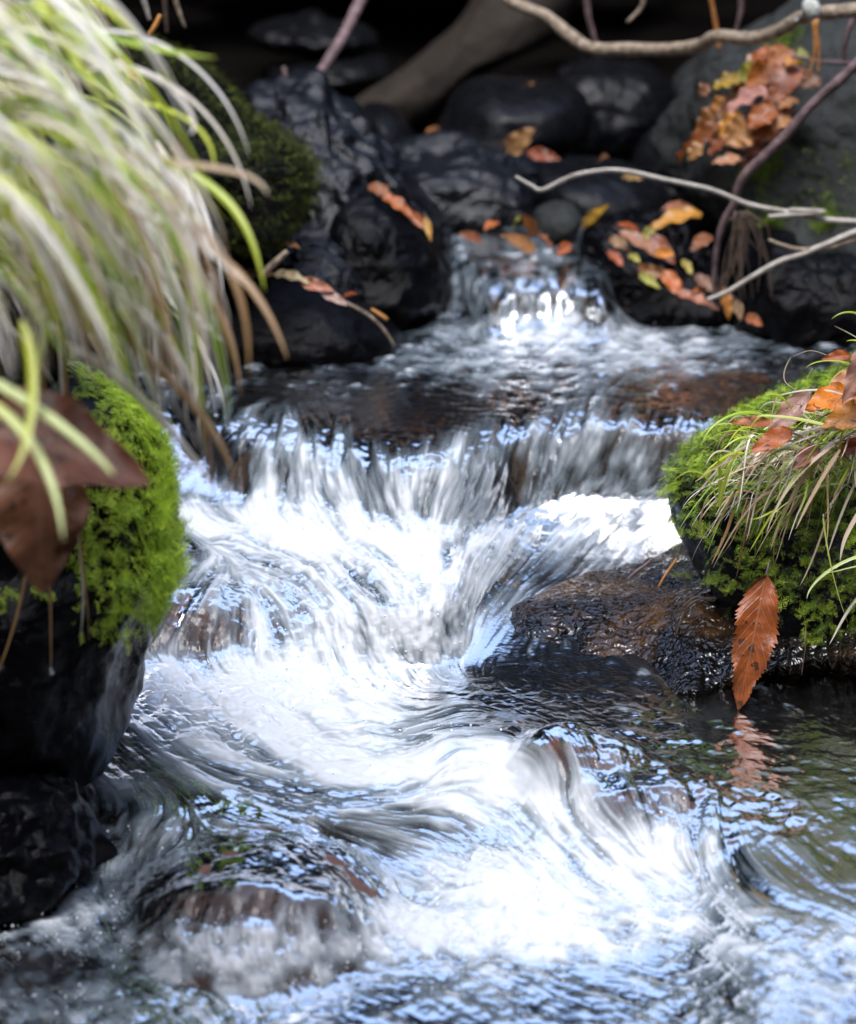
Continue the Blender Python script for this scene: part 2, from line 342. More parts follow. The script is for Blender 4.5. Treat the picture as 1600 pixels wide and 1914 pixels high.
FO = {430: '500:0 780:1 850:2 900:1 1000:1 1100:1 1200:0', 500: '780:1 850:4 900:1 950:3 1000:4 1050:3 1100:3 1150:1 1300:0', 560: '700:1 800:3 850:3 900:4 950:3 1000:4 1050:4 1100:2 1150:1 1300:1',
      600: '400:0 700:1 800:3 900:4 1000:5 1100:5 1200:5 1300:3 1400:2 1500:1', 640: '400:0 700:1 800:3 900:5 1000:6 1100:6 1200:6 1300:6 1400:4 1500:2',
      680: '400:1 600:1 700:2 800:4 900:5 1000:3 1100:4 1200:5 1300:4 1400:2 1500:0', 720: '400:3 500:1 600:1 700:1 800:1 900:3 1000:3 1100:3 1200:2 1300:0',
      760: '400:2 450:4 500:3 600:1 700:0 800:1 900:1 1000:3 1100:4 1200:1 1300:0', 800: '400:2 450:4 500:4 600:3 700:1 800:1 900:3 1000:5 1100:5 1200:4 1300:2',
      850: '400:1 450:2 500:6 600:6 700:4 800:4 850:7 900:6 950:4 1000:5 1100:6 1200:6 1300:6', 900: '400:2 450:3 500:7 600:7 700:6 800:7 900:5 950:1 1000:3 1100:5 1200:6 1250:5',
      950: '400:8 500:8 600:8 700:7 800:7 850:6 900:4 940:2 1000:5 1100:5 1200:5 1250:3', 1000: '350:7 400:8 500:9 600:9 700:9 800:9 850:8 900:8 1000:7 1100:5 1150:4 1200:2',
      1050: '350:6 400:7 500:7 600:8 700:8 800:9 900:6 1000:5 1050:5 1100:3', 1100: '350:5 400:5 500:6 600:7 700:6 800:9 900:6 1000:5 1050:3',
      1150: '250:4 300:4 350:3 400:4 500:7 550:6 600:7 700:8 800:9 850:7 900:6 950:4 1000:2', 1200: '250:4 300:5 350:4 400:4 450:6 500:8 600:8 700:8 800:9 850:8 900:4 950:2',
      1250: '250:7 300:8 400:8 500:9 600:9 700:8 800:6 850:4 900:2 1000:1', 1300: '200:5 250:8 300:9 400:9 500:9 600:9 700:7 750:4 800:2 900:1 1000:1 1100:0 1200:1 1300:1',
      1350: '200:3 250:6 300:7 400:8 500:9 600:9 700:8 800:5 900:3 950:1 1000:1 1100:1', 1400: '100:3 150:4 200:3 300:5 400:7 500:8 600:9 700:9 800:8 900:8 950:9 1000:4 1050:4 1100:3 1200:1 1300:0',
      1450: '150:4 200:4 300:4 400:5 500:7 600:8 700:9 800:9 900:9 1000:9 1050:7 1100:4 1200:3 1300:1 1400:0', 1500: '200:4 300:4 400:3 500:3 600:4 700:6 800:8 900:8 1000:8 1100:8 1150:4 1200:4 1250:5 1300:3 1400:1',
      1550: '200:4 300:4 400:4 500:4 600:4 700:5 800:5 900:6 1000:7 1100:8 1200:8 1250:9 1300:6 1350:3 1400:2 1500:2', 1600: '100:4 200:4 300:5 350:4 400:2 450:1 500:1 560:1 620:4 700:5 800:6 900:8 1000:8 1100:7 1200:8 1300:8 1400:5 1500:3 1600:3',
      1650: '0:5 100:6 200:5 300:2 350:1 400:1 450:0 500:0 560:0 600:1 650:4 700:4 800:6 900:9 1000:9 1100:8 1200:8 1300:6 1400:4 1500:3 1600:2',
      1700: '0:6 100:6 200:5 250:3 300:0 350:1 400:3 430:1 470:4 500:2 550:4 590:2 620:4 660:3 700:8 800:9 900:9 1000:9 1100:8 1200:8 1300:7 1400:5 1500:4 1600:4',
      1760: '0:5 100:6 200:5 300:4 350:8 400:9 500:9 600:9 700:9 800:9 900:9 1000:8 1100:7 1200:7 1300:6 1400:6 1500:6 1600:6', 1810: '0:1 100:2 200:3 300:5 400:6 500:6 600:6 700:6 800:5 900:5 1000:5 1100:4 1200:4 1300:4 1400:5 1500:5 1600:6',
      1860: '0:5 100:5 200:4 300:4 400:5 500:5 600:4 700:3 800:4 900:4 1000:4 1100:3 1200:4 1300:4 1400:5 1500:5 1600:5', 1930: '0:3 200:4 300:4 400:4 600:3 800:3 1000:3 1200:4 1400:5 1600:5'}
rows = sorted(FO); tab = np.array([np.interp(U, *np.array([[float(x) for x in q.split(':')] for q in FO[r].split()]).T) for r in rows]) / 9
ri = np.clip(np.interp(PV, rows, np.arange(len(rows))), 0, len(rows) - 1.001); r0 = ri.astype(int); rf = ri - r0
ci = np.arange(NU)[:, None] + 0 * r0
FA = gblur(gblur(tab[r0, ci] * (1 - rf) + tab[r0 + 1, ci] * rf, 6, 0), 6, 1)
fl = np.array(FLOW, float); wx = np.zeros(PU.shape); wy = wx.copy()
for (a, b, dx, dy) in fl:
    q = 1 / ((PU - a) ** 2 + (PV - b) ** 2 * 1.5 + 900) ** 1.5; n = math.hypot(dx, dy); wx += q * dx / n; wy += q * dy / n
n = np.hypot(wx, wy) + 1e-12; wx /= n; wy /= n
sw = fbm(np.stack([W[..., 0] * 9, W[..., 1] * 9, W[..., 2] * 9], -1), 3, 5) * .4          # eddies bend the flow
wx, wy = wx * np.cos(sw) - wy * np.sin(sw), wx * np.sin(sw) + wy * np.cos(sw)
dv = np.clip(np.abs(np.gradient(PV, axis=1)), .35, 6)
fi, fj = wx / 2.4, wy / dv; n = np.hypot(fi, fj) + 1e-9; fi /= n; fj /= n
def lic(noise, steps, h):
    acc = noise.copy(); tot = 1.0
    for sgn in (1, -1):
        X = np.arange(NU)[:, None] + np.zeros((1, NJ)); Yj = np.arange(NJ)[None] + np.zeros((NU, 1))
        for s in range(steps):
            ii = np.clip(X + .5, 0, NU - 1).astype(np.int32); jj = np.clip(Yj + .5, 0, NJ - 1).astype(np.int32)
            X = X + sgn * h * fi[ii, jj]; Yj = Yj + sgn * h * fj[ii, jj]
            x0 = np.clip(X, 0, NU - 1.01); y0 = np.clip(Yj, 0, NJ - 1.01); i0 = x0.astype(np.int32); j0 = y0.astype(np.int32); a = x0 - i0; b = y0 - j0
            k = 1 - s / steps; tot += k
            acc += k * ((noise[i0, j0] * (1 - a) + noise[i0 + 1, j0] * a) * (1 - b) + (noise[i0, j0 + 1] * (1 - a) + noise[i0 + 1, j0 + 1] * a) * b)
    acc /= tot; acc = acc - gblur(gblur(acc, 25, 0), 25, 1); return acc / acc.std()
w0 = R.standard_normal((NU, NJ))
fineL = lic(gblur(gblur(w0, .7, 0), .7, 1), 12, 1.0)
midL = lic(gblur(gblur(R.standard_normal((NU, NJ)), 2.2, 0), 2.2, 1), 13, 1.6)
bigL = lic(gblur(gblur(R.standard_normal((NU, NJ)), 6, 0), 6, 1), 18, 2.6)
turb = fbm(W * 95, 4, 11); lump = fbm(W * 42, 3, 23)
lic_mix = .33 * fineL + .38 * midL + .5 * bigL
near = sstep(1600, 1760, PV); far = 1 - sstep(690, 770, PV)
left = (1 - sstep(150, 380, PU)) * sstep(1340, 1420, PV)
chop = np.clip(.8 * left + near * .9 + far * .9, 0, 1)         # short choppy water instead of long streaks
calm = np.clip(chop + .6 * (1 - sstep(.1, .35, FA)), 0, 1)
pat = lic_mix * (1 - .6 * calm) + calm * (turb * 2.3 + lump * 2.2)
FL = FA ** (2.0 - .6 * far)  # extra foam in the far pool also stands in for bright ripple reflections
FOAM = np.clip(FL * 1.08 - .03 + pat * (.045 + .62 * FL * (1.28 - FL)), 0, 1)
FOAM = np.clip(FOAM + .55 * np.clip(pat - 1.15, 0, .8) * sstep(.05, .12, FA) * (1 - sstep(.3, .5, FA)), 0, 1)
FOAM = .86 * FOAM * sstep(0.0, .10, FOAM)
# ripples and ridges, as real relief along the surface normal
du = np.gradient(W, axis=0); dj = np.gradient(W, axis=1)
N = np.cross(dj, du); N /= np.linalg.norm(N, axis=-1, keepdims=True) + 1e-12; N *= np.sign(N[..., 2:3] + 1e-9)
amp = .10 + .75 * np.clip(FA * 1.4, 0, 1)
disp = amp * (.0003 * fineL + .0006 * midL * (1 - .5 * calm) + .0010 * bigL) + (.12 + .35 * calm + .8 * chop * FA ** .5 + .9 * far * sstep(570, 620, PV) + .55 * sstep(1270, 1310, PV) * (1 - near) * sstep(760, 900, PU) * (1 - sstep(.2, .4, FA))) * (.0012 * turb + .0018 * lump)
disp += np.clip(FA - .55, 0, .45) * 2.0 * (.002 * turb + .006 * lump)
lipm = np.exp(-((PV - L1[:, None]) / 34) ** 2)
disp += lipm * (.0032 * lump + .0018 * turb + .001 * midL)
for d in DOMES:
    r2 = dome_h(W[..., 0], W[..., 1], d)[1]; disp += (1 - sstep(.8, 1.8, r2)) * (.0028 * lump + .0010 * turb + .0006 * bigL)
W = W + N * disp[..., None]
tint = np.clip(sstep(1380, 1480, PV) * (1 - sstep(900, 1300, PU)) + .8 * sstep(.2, .6, FA) * (1 - left), 0, 1)
water = obj('stream_water', W, grid_faces(NU, NJ), M['water'], attrs={'foam': FOAM, 'tint': tint})
tag(water, kind='structure')
B2 = BED[::4, ::4].copy(); B2[..., 2] -= .03 + .012 * fbm(B2 * 14, 4, 3)
bed = obj('streambed', B2, grid_faces(*B2.shape[:2]), M['bed']); tag(bed, kind='structure')

# ------------------------------------------------------------------ banks, and ground with unseen slopes that block low sky
def bank():
    xs = np.linspace(-7, 7, 240); t = np.linspace(0, 1, 160)
    X, T = np.meshgrid(xs, t, indexing='ij')
    z = -.05 + T * 2.15; y = 4.8 + .25 * np.sin(X * 1.3) + .35 * sstep(0, .45, T) - .35 * sstep(.5, 1, T) + .02 * X * X  # upper height, out of view, set to keep bright sky out of reflections
    Pn = np.stack([X * 1.2, y * 0, z * 9], -1)
    y = y - .16 * fbm(Pn, 5, 31) - .07 * fbm(np.stack([X * 4, y, z * 5], -1), 5, 37, True)
    V = np.stack([X, y, z], -1)
    top = V[:, -1:, :].copy(); top2 = top.copy(); top2[..., 1] += 9; top2[..., 2] += 1.9
    V = np.concatenate([V, top + np.array([0, .3, .12]), top2], 1)
    return obj('bank', V, grid_faces(V.shape[0], V.shape[1]), M['soil'])
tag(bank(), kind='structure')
def ground_and_shade_walls():
    xs = np.concatenate([np.linspace(-14, -4.2, 20), np.linspace(-4, -1.2, 40), np.linspace(-1.1, 1.1, 60), np.linspace(1.2, 4, 40), np.linspace(4.2, 14, 20)]); ys = np.linspace(-12, 5.4, 240)
    X, Y_ = np.meshgrid(xs, ys, indexing='ij')
    half = .16 * np.clip(Y_, 1.5, 4.2) + .07
    z = np.interp(Y_, [-12, 1.3, 2.3, 2.8, 3.5, 3.9, 5.4], [-.5, -.2, -.12, -.06, .05, .16, .2]) + .55 * sstep(0, 1.0, np.abs(X) - half - .12) + 6.5 * sstep(.5, 3.6, np.abs(X) - half - .5) + 4.6 * sstep(-.4, -4.0, Y_)  # steep side and rear walls, out of view, added to cut low sky light
    z = z + .04 * fbm(np.stack([X * 3, Y_ * 3, 0 * X], -1), 4, 41)
    return obj('ground', np.stack([X, Y_, z], -1), grid_faces(len(xs), len(ys)), M['soil'])
tag(ground_and_shade_walls(), kind='structure')

# ------------------------------------------------------------------ stones
def smooth_outline(pts, n):
    p = np.array(pts, float); m = len(p); out = []
    seg = np.linalg.norm(np.roll(p, -1, 0) - p, axis=1); cnt = np.maximum(2, np.round(seg / seg.sum() * n)).astype(int)
    for i in range(m):
        a, b, c, d = p[i - 1], p[i], p[(i + 1) % m], p[(i + 2) % m]
        t = np.linspace(0, 1, cnt[i], endpoint=False)[:, None]
        out.append(.5 * ((2 * b) + (c - a) * t + (2 * a - 5 * b + 4 * c - d) * t * t + (3 * b - a - 3 * c + d) * t ** 3))
    return np.concatenate(out)
def stone(name, pts, y, thick, mat, label=None, cat='rock', seed=1, rough=.012, freq=14, lean=.35, n=230, m=120, power=.8, parent=None, group=None, ridge=0):
    """a closed rounded body: its outline in the middle plane, swelling towards and away from the viewer"""
    o = smooth_outline(pts, n); n = len(o); c = o.mean(0)
    C = at(c[0], c[1], y); th = np.linspace(0, math.pi, m)
    O = at(o[:, 0], o[:, 1], y)
    rad = np.sin(th) ** power; dep = -np.cos(th)
    V = C + (O[:, None] - C) * rad[None, :, None]
    V[..., 1] += thick * dep[None]
    V[..., 1] += lean * (V[..., 2] - C[2])
    D = V - C; D = D / (np.linalg.norm(D, axis=-1, keepdims=True) + 1e-9)
    q = fbm(V * freq, 5, seed) * rough + (fbm(V * freq * .8, 4, seed + 50, True) * ridge + fbm(V * freq * 5, 3, seed + 90) * ridge * .3 if ridge else 0)
    V = V + D * (q * np.minimum(1, rad * 3)[None])[..., None] * 1
    q0 = V[:, 0].mean(0); q1 = V[:, -1].mean(0); V[:, 0] = q0; V[:, -1] = q1
    ob = obj(name, V, grid_faces(n, m, True), mat, C, parent)
    if label: tag(ob, label, cat, group)
    return ob, V
for d in DOMES[:]:
    c = on(d[1], d[2], d[3]); a = np.linspace(0, 2 * math.pi, 96, endpoint=False)[:, None]; r = np.linspace(0, 1, 40)[None]
    X = c[0] + d[4] * 1.26 * r * np.cos(a); Yd = c[1] + d[5] * 1.26 * r * np.sin(a)
    Zd = c[2] - .02 + (d[6] + .02) * np.sqrt(np.clip(1 - r * r, 0, 1)) + 0 * a
    V = np.stack([X, Yd, Zd], -1); V = V + .003 * fbm(V * 60, 4, 9)[..., None] * np.array([0, 0, 1])
    Vb = V[:, -1:].copy(); Vb[..., 2] -= .05; V = np.concatenate([V, Vb], 1)
    ob = obj(d[0], V, grid_faces(96, 41, True), M['river'], [c[0], c[1], c[2] - .07])
    lab = {490: 'reddish brown rounded stone under a thin sheet of water near the bottom edge', 1095: 'dark rounded stone with clear water rippling over it, right of the white standing wave',
           1220: 'low brown stone just under the water below the dark rounded one', 1345: 'small submerged stone with water spilling over it near the right edge',
           395: 'purplish submerged stone at the left end of the lower fall', 600: 'brownish stone showing faintly through foam above the lower fall'}[d[1]]
    tag(ob, lab, 'stone')

# right: wet slab and the mossy boulder on it
def slab():
    us = np.linspace(800, 1760, 420); vs = np.linspace(900, 1320, 260)
    Ug, Vg = np.meshgrid(us, vs, indexing='ij')
    yr = np.interp(Ug, [800, 1100, 1300, 1760], [0, 0, 0, 0])
    front = np.interp(Ug, [800, 1000, 1180, 1260, 1330, 1450, 1600, 1760], [1262, 1285, 1305, 1300, 1290, 1240, 1226, 1222])
    front = front + 14 * fbm(np.stack([Ug * .017, 0 * Ug, 0 * Ug], -1), 4, 81)
    zf = np.interp(Ug, [800, 1180, 1260, 1330, 1450, 1600, 1760], [-.008, -.006, .004, .012, .03, .045, .045])
    s = np.clip((Vg - 900) / (front - 900), 0, 1)                # 0 far edge, 1 front edge
    Vv = 900 + (front - 900) * ((Vg - 900) / 420)
    s = (Vg - 900) / 420
    yf = (H - zf) / np.tan(PITCH + np.arctan((front - 957) / F)); zb = np.interp(Ug, [800, 1260, 1500, 1760], [.058, .085, .12, .12])
    yb = (H - zb) / np.tan(PITCH + np.arctan((900 - 957) / F))
    y = yb + (yf - yb) * s ** .72; z = zb + (zf - zb) * (.55 * s + .45 * s ** 2.6)
    ex, ey = 405., -305.; L = math.hypot(ex, ey)
    d = ((Ug - 850) * (-ey) + (Vv - 1235) * ex) / L              # distance to the water line
    gx = np.clip(((Ug - U[0]) / 2.4), 0, NU - 1).astype(int)
    wz = np.empty_like(z)
    for a in range(wz.shape[0]):
        c = gx[a, 0]; o_ = np.argsort(W[c, :, 1]); wz[a] = np.interp(y[a], W[c, o_, 1], gblur(W[c:c + 1, o_, 2], 6, 1)[0])
    wz = gblur(gblur(wz, 12, 0), 8, 1)
    dip = sstep(.58, 1, s) * (1 - sstep(1200, 1330, Ug))
    f = np.where(d > 0,   .008 + .014 * (1 - np.exp(-np.clip(d, 0, None) / 120)) * (1 - dip), np.maximum(d * .00006, -.006) + np.minimum(0, d + 160) * .0003)
    f = f - .016 * (1 - sstep(810, 960, Ug)) - .022 * dip - .03 * (1 - sstep(800, 840, Ug)) - .08 * (1 - sstep(.08, .38, s)) * (1 - sstep(-30, 40, d))
    k = sstep(40, 260, d) * sstep(1150, 1330, Ug); z = (wz + f) * (1 - k) + z * k
    edge_ = sstep(-80, 60, d) * .75 + .25
    X = (Ug - 800) / F * (y * CP + (H - z) * SP)
    V = np.stack([X, y, z], -1)
    V[..., 2] += edge_ * (.006 * fbm(V * 18, 3, 61) + .0019 * fbm(V * np.array([110, 80, 80]), 4, 63) + .0008 * fbm(V * 55, 3, 65, True)) - .007 * (1 - edge_) / .75
    f1 = V[:, -1:] + np.array([0, .012, -.015]); f2 = V[:, -1:] + np.array([0, .05, -.04]); f3 = V[:, -1:] + np.array([0, .05, -.16])
    b1 = V[:, :1] + np.array([0, .02, -.2])
    V = np.concatenate([b1, V, f1, f2, f3], 1)
    C = V.reshape(-1, 3).mean(0)
    o = obj('wet_rock_slab', V, grid_faces(V.shape[0], V.shape[1]), M['slab'], C)
    tag(o, 'wet brown and grey sloping rock slab beside the white water, below the bright mossy mound', 'rock slab')
    return V
slabV = slab()
mound, moundV = stone('mossy_boulder', [(1256, 905), (1300, 865), (1370, 825), (1440, 790), (1520, 760), (1640, 720), (1780, 740), (1860, 900), (1860, 1150), (1760, 1240), (1600, 1225), (1480, 1215), (1400, 1175), (1350, 1115), (1290, 1060), (1262, 980)],
                      2.58, .13, M['dark_wet'], 'boulder capped with bright green feathery moss and grass at the right edge', 'boulder', 3, .012, 16, .55)
left_b, leftV = stone('mossy_boulder', [(-250, 720), (60, 715), (185, 760), (250, 800), (285, 880), (296, 980), (290, 1080), (274, 1170), (256, 1240), (205, 1350), (110, 1410), (0, 1435), (-250, 1450)],
                      2.26, .16, M['dark_wet'], 'large dark boulder with bright yellow green moss on its right flank, under the overhanging grass', 'boulder', 5, .016, 12, .3, ridge=.014)
backm, backmV = stone('mossy_boulder', [(120, 60), (250, 95), (330, 120), (410, 165), (470, 225), (520, 262), (572, 305), (566, 350), (545, 410), (500, 440), (420, 420), (330, 400), (200, 420), (80, 300)],
                      3.3, .2, M['dark_wet'], 'boulder covered in dark olive moss behind the arching grass', 'boulder', 8, .02, 9, .4)
B = [
 ('rock', [(476, 208), (520, 193), (600, 191), (625, 222), (680, 262), (715, 310), (745, 350), (800, 400), (790, 480), (700, 500), (600, 470), (540, 400), (500, 300)], 3.62, .17, 'blue_rock', 'blue grey craggy rock right of the dark mossy boulder', 11, .022, 9, .6, .02),
 ('rock', [(625, 385), (690, 345), (755, 385), (805, 430), (832, 480), (838, 530), (800, 585), (740, 610), (650, 600), (600, 520)], 3.5, .14, 'dark_wet', 'black rounded rock left of the small upper cascade', 12, .012, 9, .35, .008),
 ('rock', [(430, 400), (520, 425), (600, 448), (650, 488), (664, 530), (640, 565), (560, 560), (440, 500)], 3.42, .1, 'blue_rock', 'low grey rock lobe with a shiny wet face above the leaf strewn ledge', 13, .018, 14, .7, .015),
 ('rock', [(250, 440), (400, 485), (520, 512), (620, 548), (690, 585), (742, 630), (700, 668), (560, 680), (400, 700), (250, 720), (200, 560)], 3.3, .12, 'dark_wet', 'black low ledge rock strewn with wet orange leaves at the pool edge', 14, .01, 9, .5, .006),
 ('rock', [(650, 235), (690, 196), (740, 205), (775, 245), (780, 290), (720, 300), (660, 290)], 4.05, .1, 'smooth_rock', 'small dark rock in the shade behind the blue grey rock', 15, .008, 9, .3, 0),
 ('rock', [(806, 282), (835, 215), (862, 170), (905, 152), (955, 156), (1060, 160), (1100, 195), (1090, 260), (1000, 290), (880, 300)], 4.0, .14, 'smooth_rock', 'smooth dark humped boulder below the pale branch', 16, .006, 6, .35, 0),
 ('rock', [(690, 305), (750, 286), (880, 278), (950, 283), (1000, 320), (1005, 390), (920, 425), (790, 430), (720, 400)], 3.8, .15, 'blue_rock', 'flat topped blue black rock behind the small upper cascade', 17, .012, 10, .6, .012),
 ('rock', [(985, 315), (1090, 300), (1190, 318), (1265, 375), (1260, 440), (1120, 450), (1010, 430)], 3.85, .14, 'smooth_rock', 'dark low rock between the cascade and the leaf covered boulder', 18, .01, 8, .4, 0),
 ('rock', [(1190, 300), (1240, 240), (1300, 260), (1320, 330), (1290, 390), (1210, 380)], 4.0, .1, 'smooth_rock', 'dark rock in the gap left of the leaf covered boulder', 19, .01, 8, .4, 0),
 ('rock', [(1258, 165), (1285, 125), (1350, 90), (1400, 110), (1370, 190), (1330, 230), (1280, 220)], 4.15, .1, 'grey_rock', 'pale grey stone edge behind the leaf covered boulder', 21, .006, 8, .3, 0),
 ('boulder', [(1268, 320), (1290, 220), (1335, 120), (1400, 92), (1480, 42), (1600, 0), (1760, -20), (1850, 300), (1780, 560), (1560, 600), (1420, 560), (1360, 470), (1335, 400), (1285, 350)], 3.62, .22, 'grey_rock', 'big grey boulder with orange leaves heaped on its shoulder at the upper right', 22, .018, 7, .7, .022),
 ('rock', [(1105, 450), (1150, 425), (1220, 425), (1300, 440), (1390, 500), (1410, 590), (1310, 625), (1200, 612), (1140, 590), (1112, 520)], 3.52, .12, 'dark_wet', 'glistening black rock covered with wet leaves right of the small cascade', 23, .014, 14, .5, .012),
 ('rock', [(1370, 460), (1500, 430), (1660, 440), (1760, 560), (1700, 650), (1500, 645), (1400, 625)], 3.42, .14, 'dark_wet', 'black wet rock under the grey boulder at the right edge of the upper pool', 24, .014, 9, .4, .01),
 ('stone', [(1003, 402), (1030, 386), (1066, 386), (1088, 408), (1070, 440), (1020, 446)], 3.6, .05, 'grey_rock', 'small grey stone among leaves at the head of the cascade', 25, .004, 16, .3, 0),
 ('rock', [(-200, 1450), (20, 1440), (90, 1470), (140, 1540), (165, 1590), (120, 1640), (0, 1665), (-200, 1680)], 2.12, .1, 'dark_wet', 'black wet rock with splashing white water in the lower left corner', 26, .008, 14, .4, .012),
 ('rock', [(340, 800), (400, 790), (440, 800), (465, 830), (462, 880), (445, 960), (340, 960)], 2.95, .05, 'dark_wet', 'narrow black rock at the left end of the upper fall', 27, .006, 18, .3, 0),
 ('stone', [(905, 880), (940, 850), (985, 855), (1005, 895), (985, 945), (930, 950)], 2.925, .035, 'brown_rock', 'brown stone poking through the upper fall near its middle', 28, .004, 20, .3, 0),
 ('rock', [(830, 470), (880, 440), (960, 430), (1010, 460), (1000, 560), (900, 600), (830, 580)], 3.72, .1, 'brown_rock', 'brown stone under the small upper cascade', 29, .006, 12, .4, 0),
 ('rock', [(470, 60), (560, 40), (680, 50), (700, 85), (600, 100), (500, 95)], 4.75, .1, 'smooth_rock', 'dim flat ledge of rock in the dark bank at the top left of the root', 41, .01, 8, .3, .01),
 ('rock', [(520, 130), (600, 110), (690, 105), (730, 135), (650, 165), (540, 160)], 4.7, .1, 'smooth_rock', 'dim dark ledge just left of the thick root', 42, .01, 8, .3, .01),
 ('rock', [(1040, 150), (1120, 120), (1230, 140), (1260, 220), (1180, 290), (1080, 280)], 4.5, .1, 'smooth_rock', 'barely visible dark rock in shadow right of the smooth humped boulder', 43, .01, 8, .3, .008),
]
BV = {}
for (nm, pts, y, th, mt, lab, sd_, ro, fr, ln, rd) in B:
    o_, V_ = stone(nm, pts, y, th, M[mt], lab, nm, sd_, ro * 1.5, fr * 1.2, ln, ridge=rd * 1.4 + .003); BV[lab] = (o_, V_)
stone('tree_root', [(560, 270), (650, 195), (760, 125), (850, 50), (900, -20), (950, -70), (1090, -70), (1075, 20), (1030, 75), (950, 110), (890, 150), (830, 205), (770, 250), (660, 280)], 4.55, .13, M['bark'],
      'thick smooth brown root slanting down out of the dark bank', 'tree root', 31, .012, 7, .2)

# ------------------------------------------------------------------ moss
def sprig(seed, pairs=9, branches=5):
    r = np.random.default_rng(seed); T = []
    def frond(p0, d, L, n, lw):
        d = d / np.linalg.norm(d); side = np.cross(d, [0, 0, 1.]); side /= np.linalg.norm(side) + 1e-9; up = np.cross(side, d)
        for k in range(n):
            t = (k + .5) / n; p = p0 + d * L * t - np.array([0, 0, 1]) * .25 * L * t * t
            for s in (-1, 1):
                ll = lw * (1 - .55 * t) * r.uniform(.8, 1.2); tip = p + side * s * ll + d * ll * .7 + up * ll * r.uniform(-.1, .5)
                a = p - d * ll * .28; b = p + d * ll * .28; T.append((a, b + side * s * ll * .3, tip))
        return p0 + d * L
    frond(np.zeros(3), np.array([1, 0, .35]), 1.0, pairs, .19)
    for k in range(branches):
        t = (k + 1) / (branches + 1); s = 1 if k % 2 else -1
        frond(np.array([t, 0, .35 * t - .2 * t * t]), np.array([.8, s * r.uniform(.6, 1), r.uniform(.1, .5)]), .5 * (1 - .5 * t), max(4, pairs // 2), .135)
    return np.array(T)                                   # (triangles, 3, 3)
SPR = [sprig(i) for i in range(6)]; TUFT = [sprig(20 + i, 4, 2) for i in range(4)]
def scatter_moss(parent, V, mask, count, size, mat, templates, hue, seed, droop=.3, out=.6):
    r = np.random.default_rng(seed)
    du = np.roll(V, -1, 0) - np.roll(V, 1, 0); dj = np.gradient(V, axis=1); Nn = np.cross(du, dj); ar = np.linalg.norm(Nn, axis=-1)
    Nn = Nn / (ar[..., None] + 1e-12); Nn *= np.sign(((V - V.reshape(-1, 3).mean(0)) * Nn).sum(-1, keepdims=True))
    pu, pv = proj(V); wgt = ar * mask(V, Nn, pu, pv); wgt = wgt.ravel() / wgt.sum()
    idx = r.choice(wgt.size, count, p=wgt); Pp = V.reshape(-1, 3)[idx] + r.normal(0, .002, (count, 3)); Nn = Nn.reshape(-1, 3)[idx]
    rd = r.normal(0, 1, (count, 3)); tan = rd - Nn * (rd * Nn).sum(1, keepdims=True); tan /= np.linalg.norm(tan, axis=1, keepdims=True)
    d = tan + Nn * out * r.uniform(.3, 1.3, (count, 1)) + np.array([0, 0, -droop]); d /= np.linalg.norm(d, axis=1, keepdims=True)
    s_ = np.cross(Nn, d); s_ /= np.linalg.norm(s_, axis=1, keepdims=True) + 1e-9; n_ = np.cross(d, s_)
    sz = size * r.uniform(.55, 1.35, count) ; Vs, hs = [], []
    hu = np.clip(hue[0] + hue[1] * r.standard_normal(count) + .12 * fbm(Pp * 25, 3, seed), 0, 1)
    ch = r.integers(0, len(templates), count)
    for k, T in enumerate(templates):
        q = ch == k; TT = T.reshape(-1, 3)
        X = Pp[q][:, None] + sz[q][:, None, None] * (TT[None, :, :1] * d[q][:, None] + TT[None, :, 1:2] * s_[q][:, None] + TT[None, :, 2:] * n_[q][:, None])
        Vs.append(X.reshape(-1, 3)); tt = np.clip(TT[:, 0], 0, 1)
        hs.append(np.clip(hu[q][:, None] + .18 * (tt[None] - .5), 0, 1).ravel())
    X = np.concatenate(Vs); return obj('moss', X, np.arange(len(X)).reshape(-1, 3), mat, parent.location, parent, False, {'hue': np.concatenate(hs)})
def inpoly(px, py, pts):
    r = np.zeros(px.shape, bool); m = len(pts)
    for i in range(m):
        (x0, y0), (x1, y1) = pts[i], pts[(i + 1) % m]
        r ^= ((y0 > py) != (y1 > py)) & (px < (x1 - x0) * (py - y0) / (y1 - y0 + 1e-9) + x0)
    return r
def m_right(V, N_, u, v): return np.clip(.1 + 1.1 * N_[..., 2] + .9 * fbm(V * 45, 3, 3), .03, 1.2) * (N_[..., 1] < .55) * (v < 1210)
scatter_moss(mound, moundV, m_right, 4300, .0150, M['moss'], SPR, (.6, .34), 1, .35, .8)
def m_left(V, N_, u, v): return (inpoly(u, v, [(180, 700), (330, 760), (380, 1000), (330, 1130), (230, 1180), (0, 1200), (-40, 1100), (60, 1060), (120, 1000), (180, 900)]) | (v < 760)) * np.clip(.5 + .9 * fbm(V * 22, 3, 4), .05, 1) * (N_[..., 1] < .6) * (.06 + .94 * sstep(110, 260, u)) * (1 - .6 * sstep(1080, 1180, v))
scatter_moss(left_b, leftV, m_left, 3800, .014, M['moss'], SPR, (.95, .2), 2, .5, .5)
def m_back(V, N_, u, v): return (N_[..., 1] < .6) * (u > 180) * np.clip(.6 + .8 * fbm(V * 14, 3, 4), .0, 1)
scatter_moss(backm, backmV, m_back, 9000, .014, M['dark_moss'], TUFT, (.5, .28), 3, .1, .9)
bo, bV = BV['blue grey craggy rock right of the dark mossy boulder']
scatter_moss(bo, bV, lambda V, N_, u, v: inpoly(u, v, [(540, 270), (590, 310), (575, 360), (610, 390), (560, 420), (500, 400), (490, 280)]) * (N_[..., 1] < .3), 900, .011, M['moss'], TUFT, (.4, .2), 4, .1, .9)
bo, bV = BV['big grey boulder with orange leaves heaped on its shoulder at the upper right']
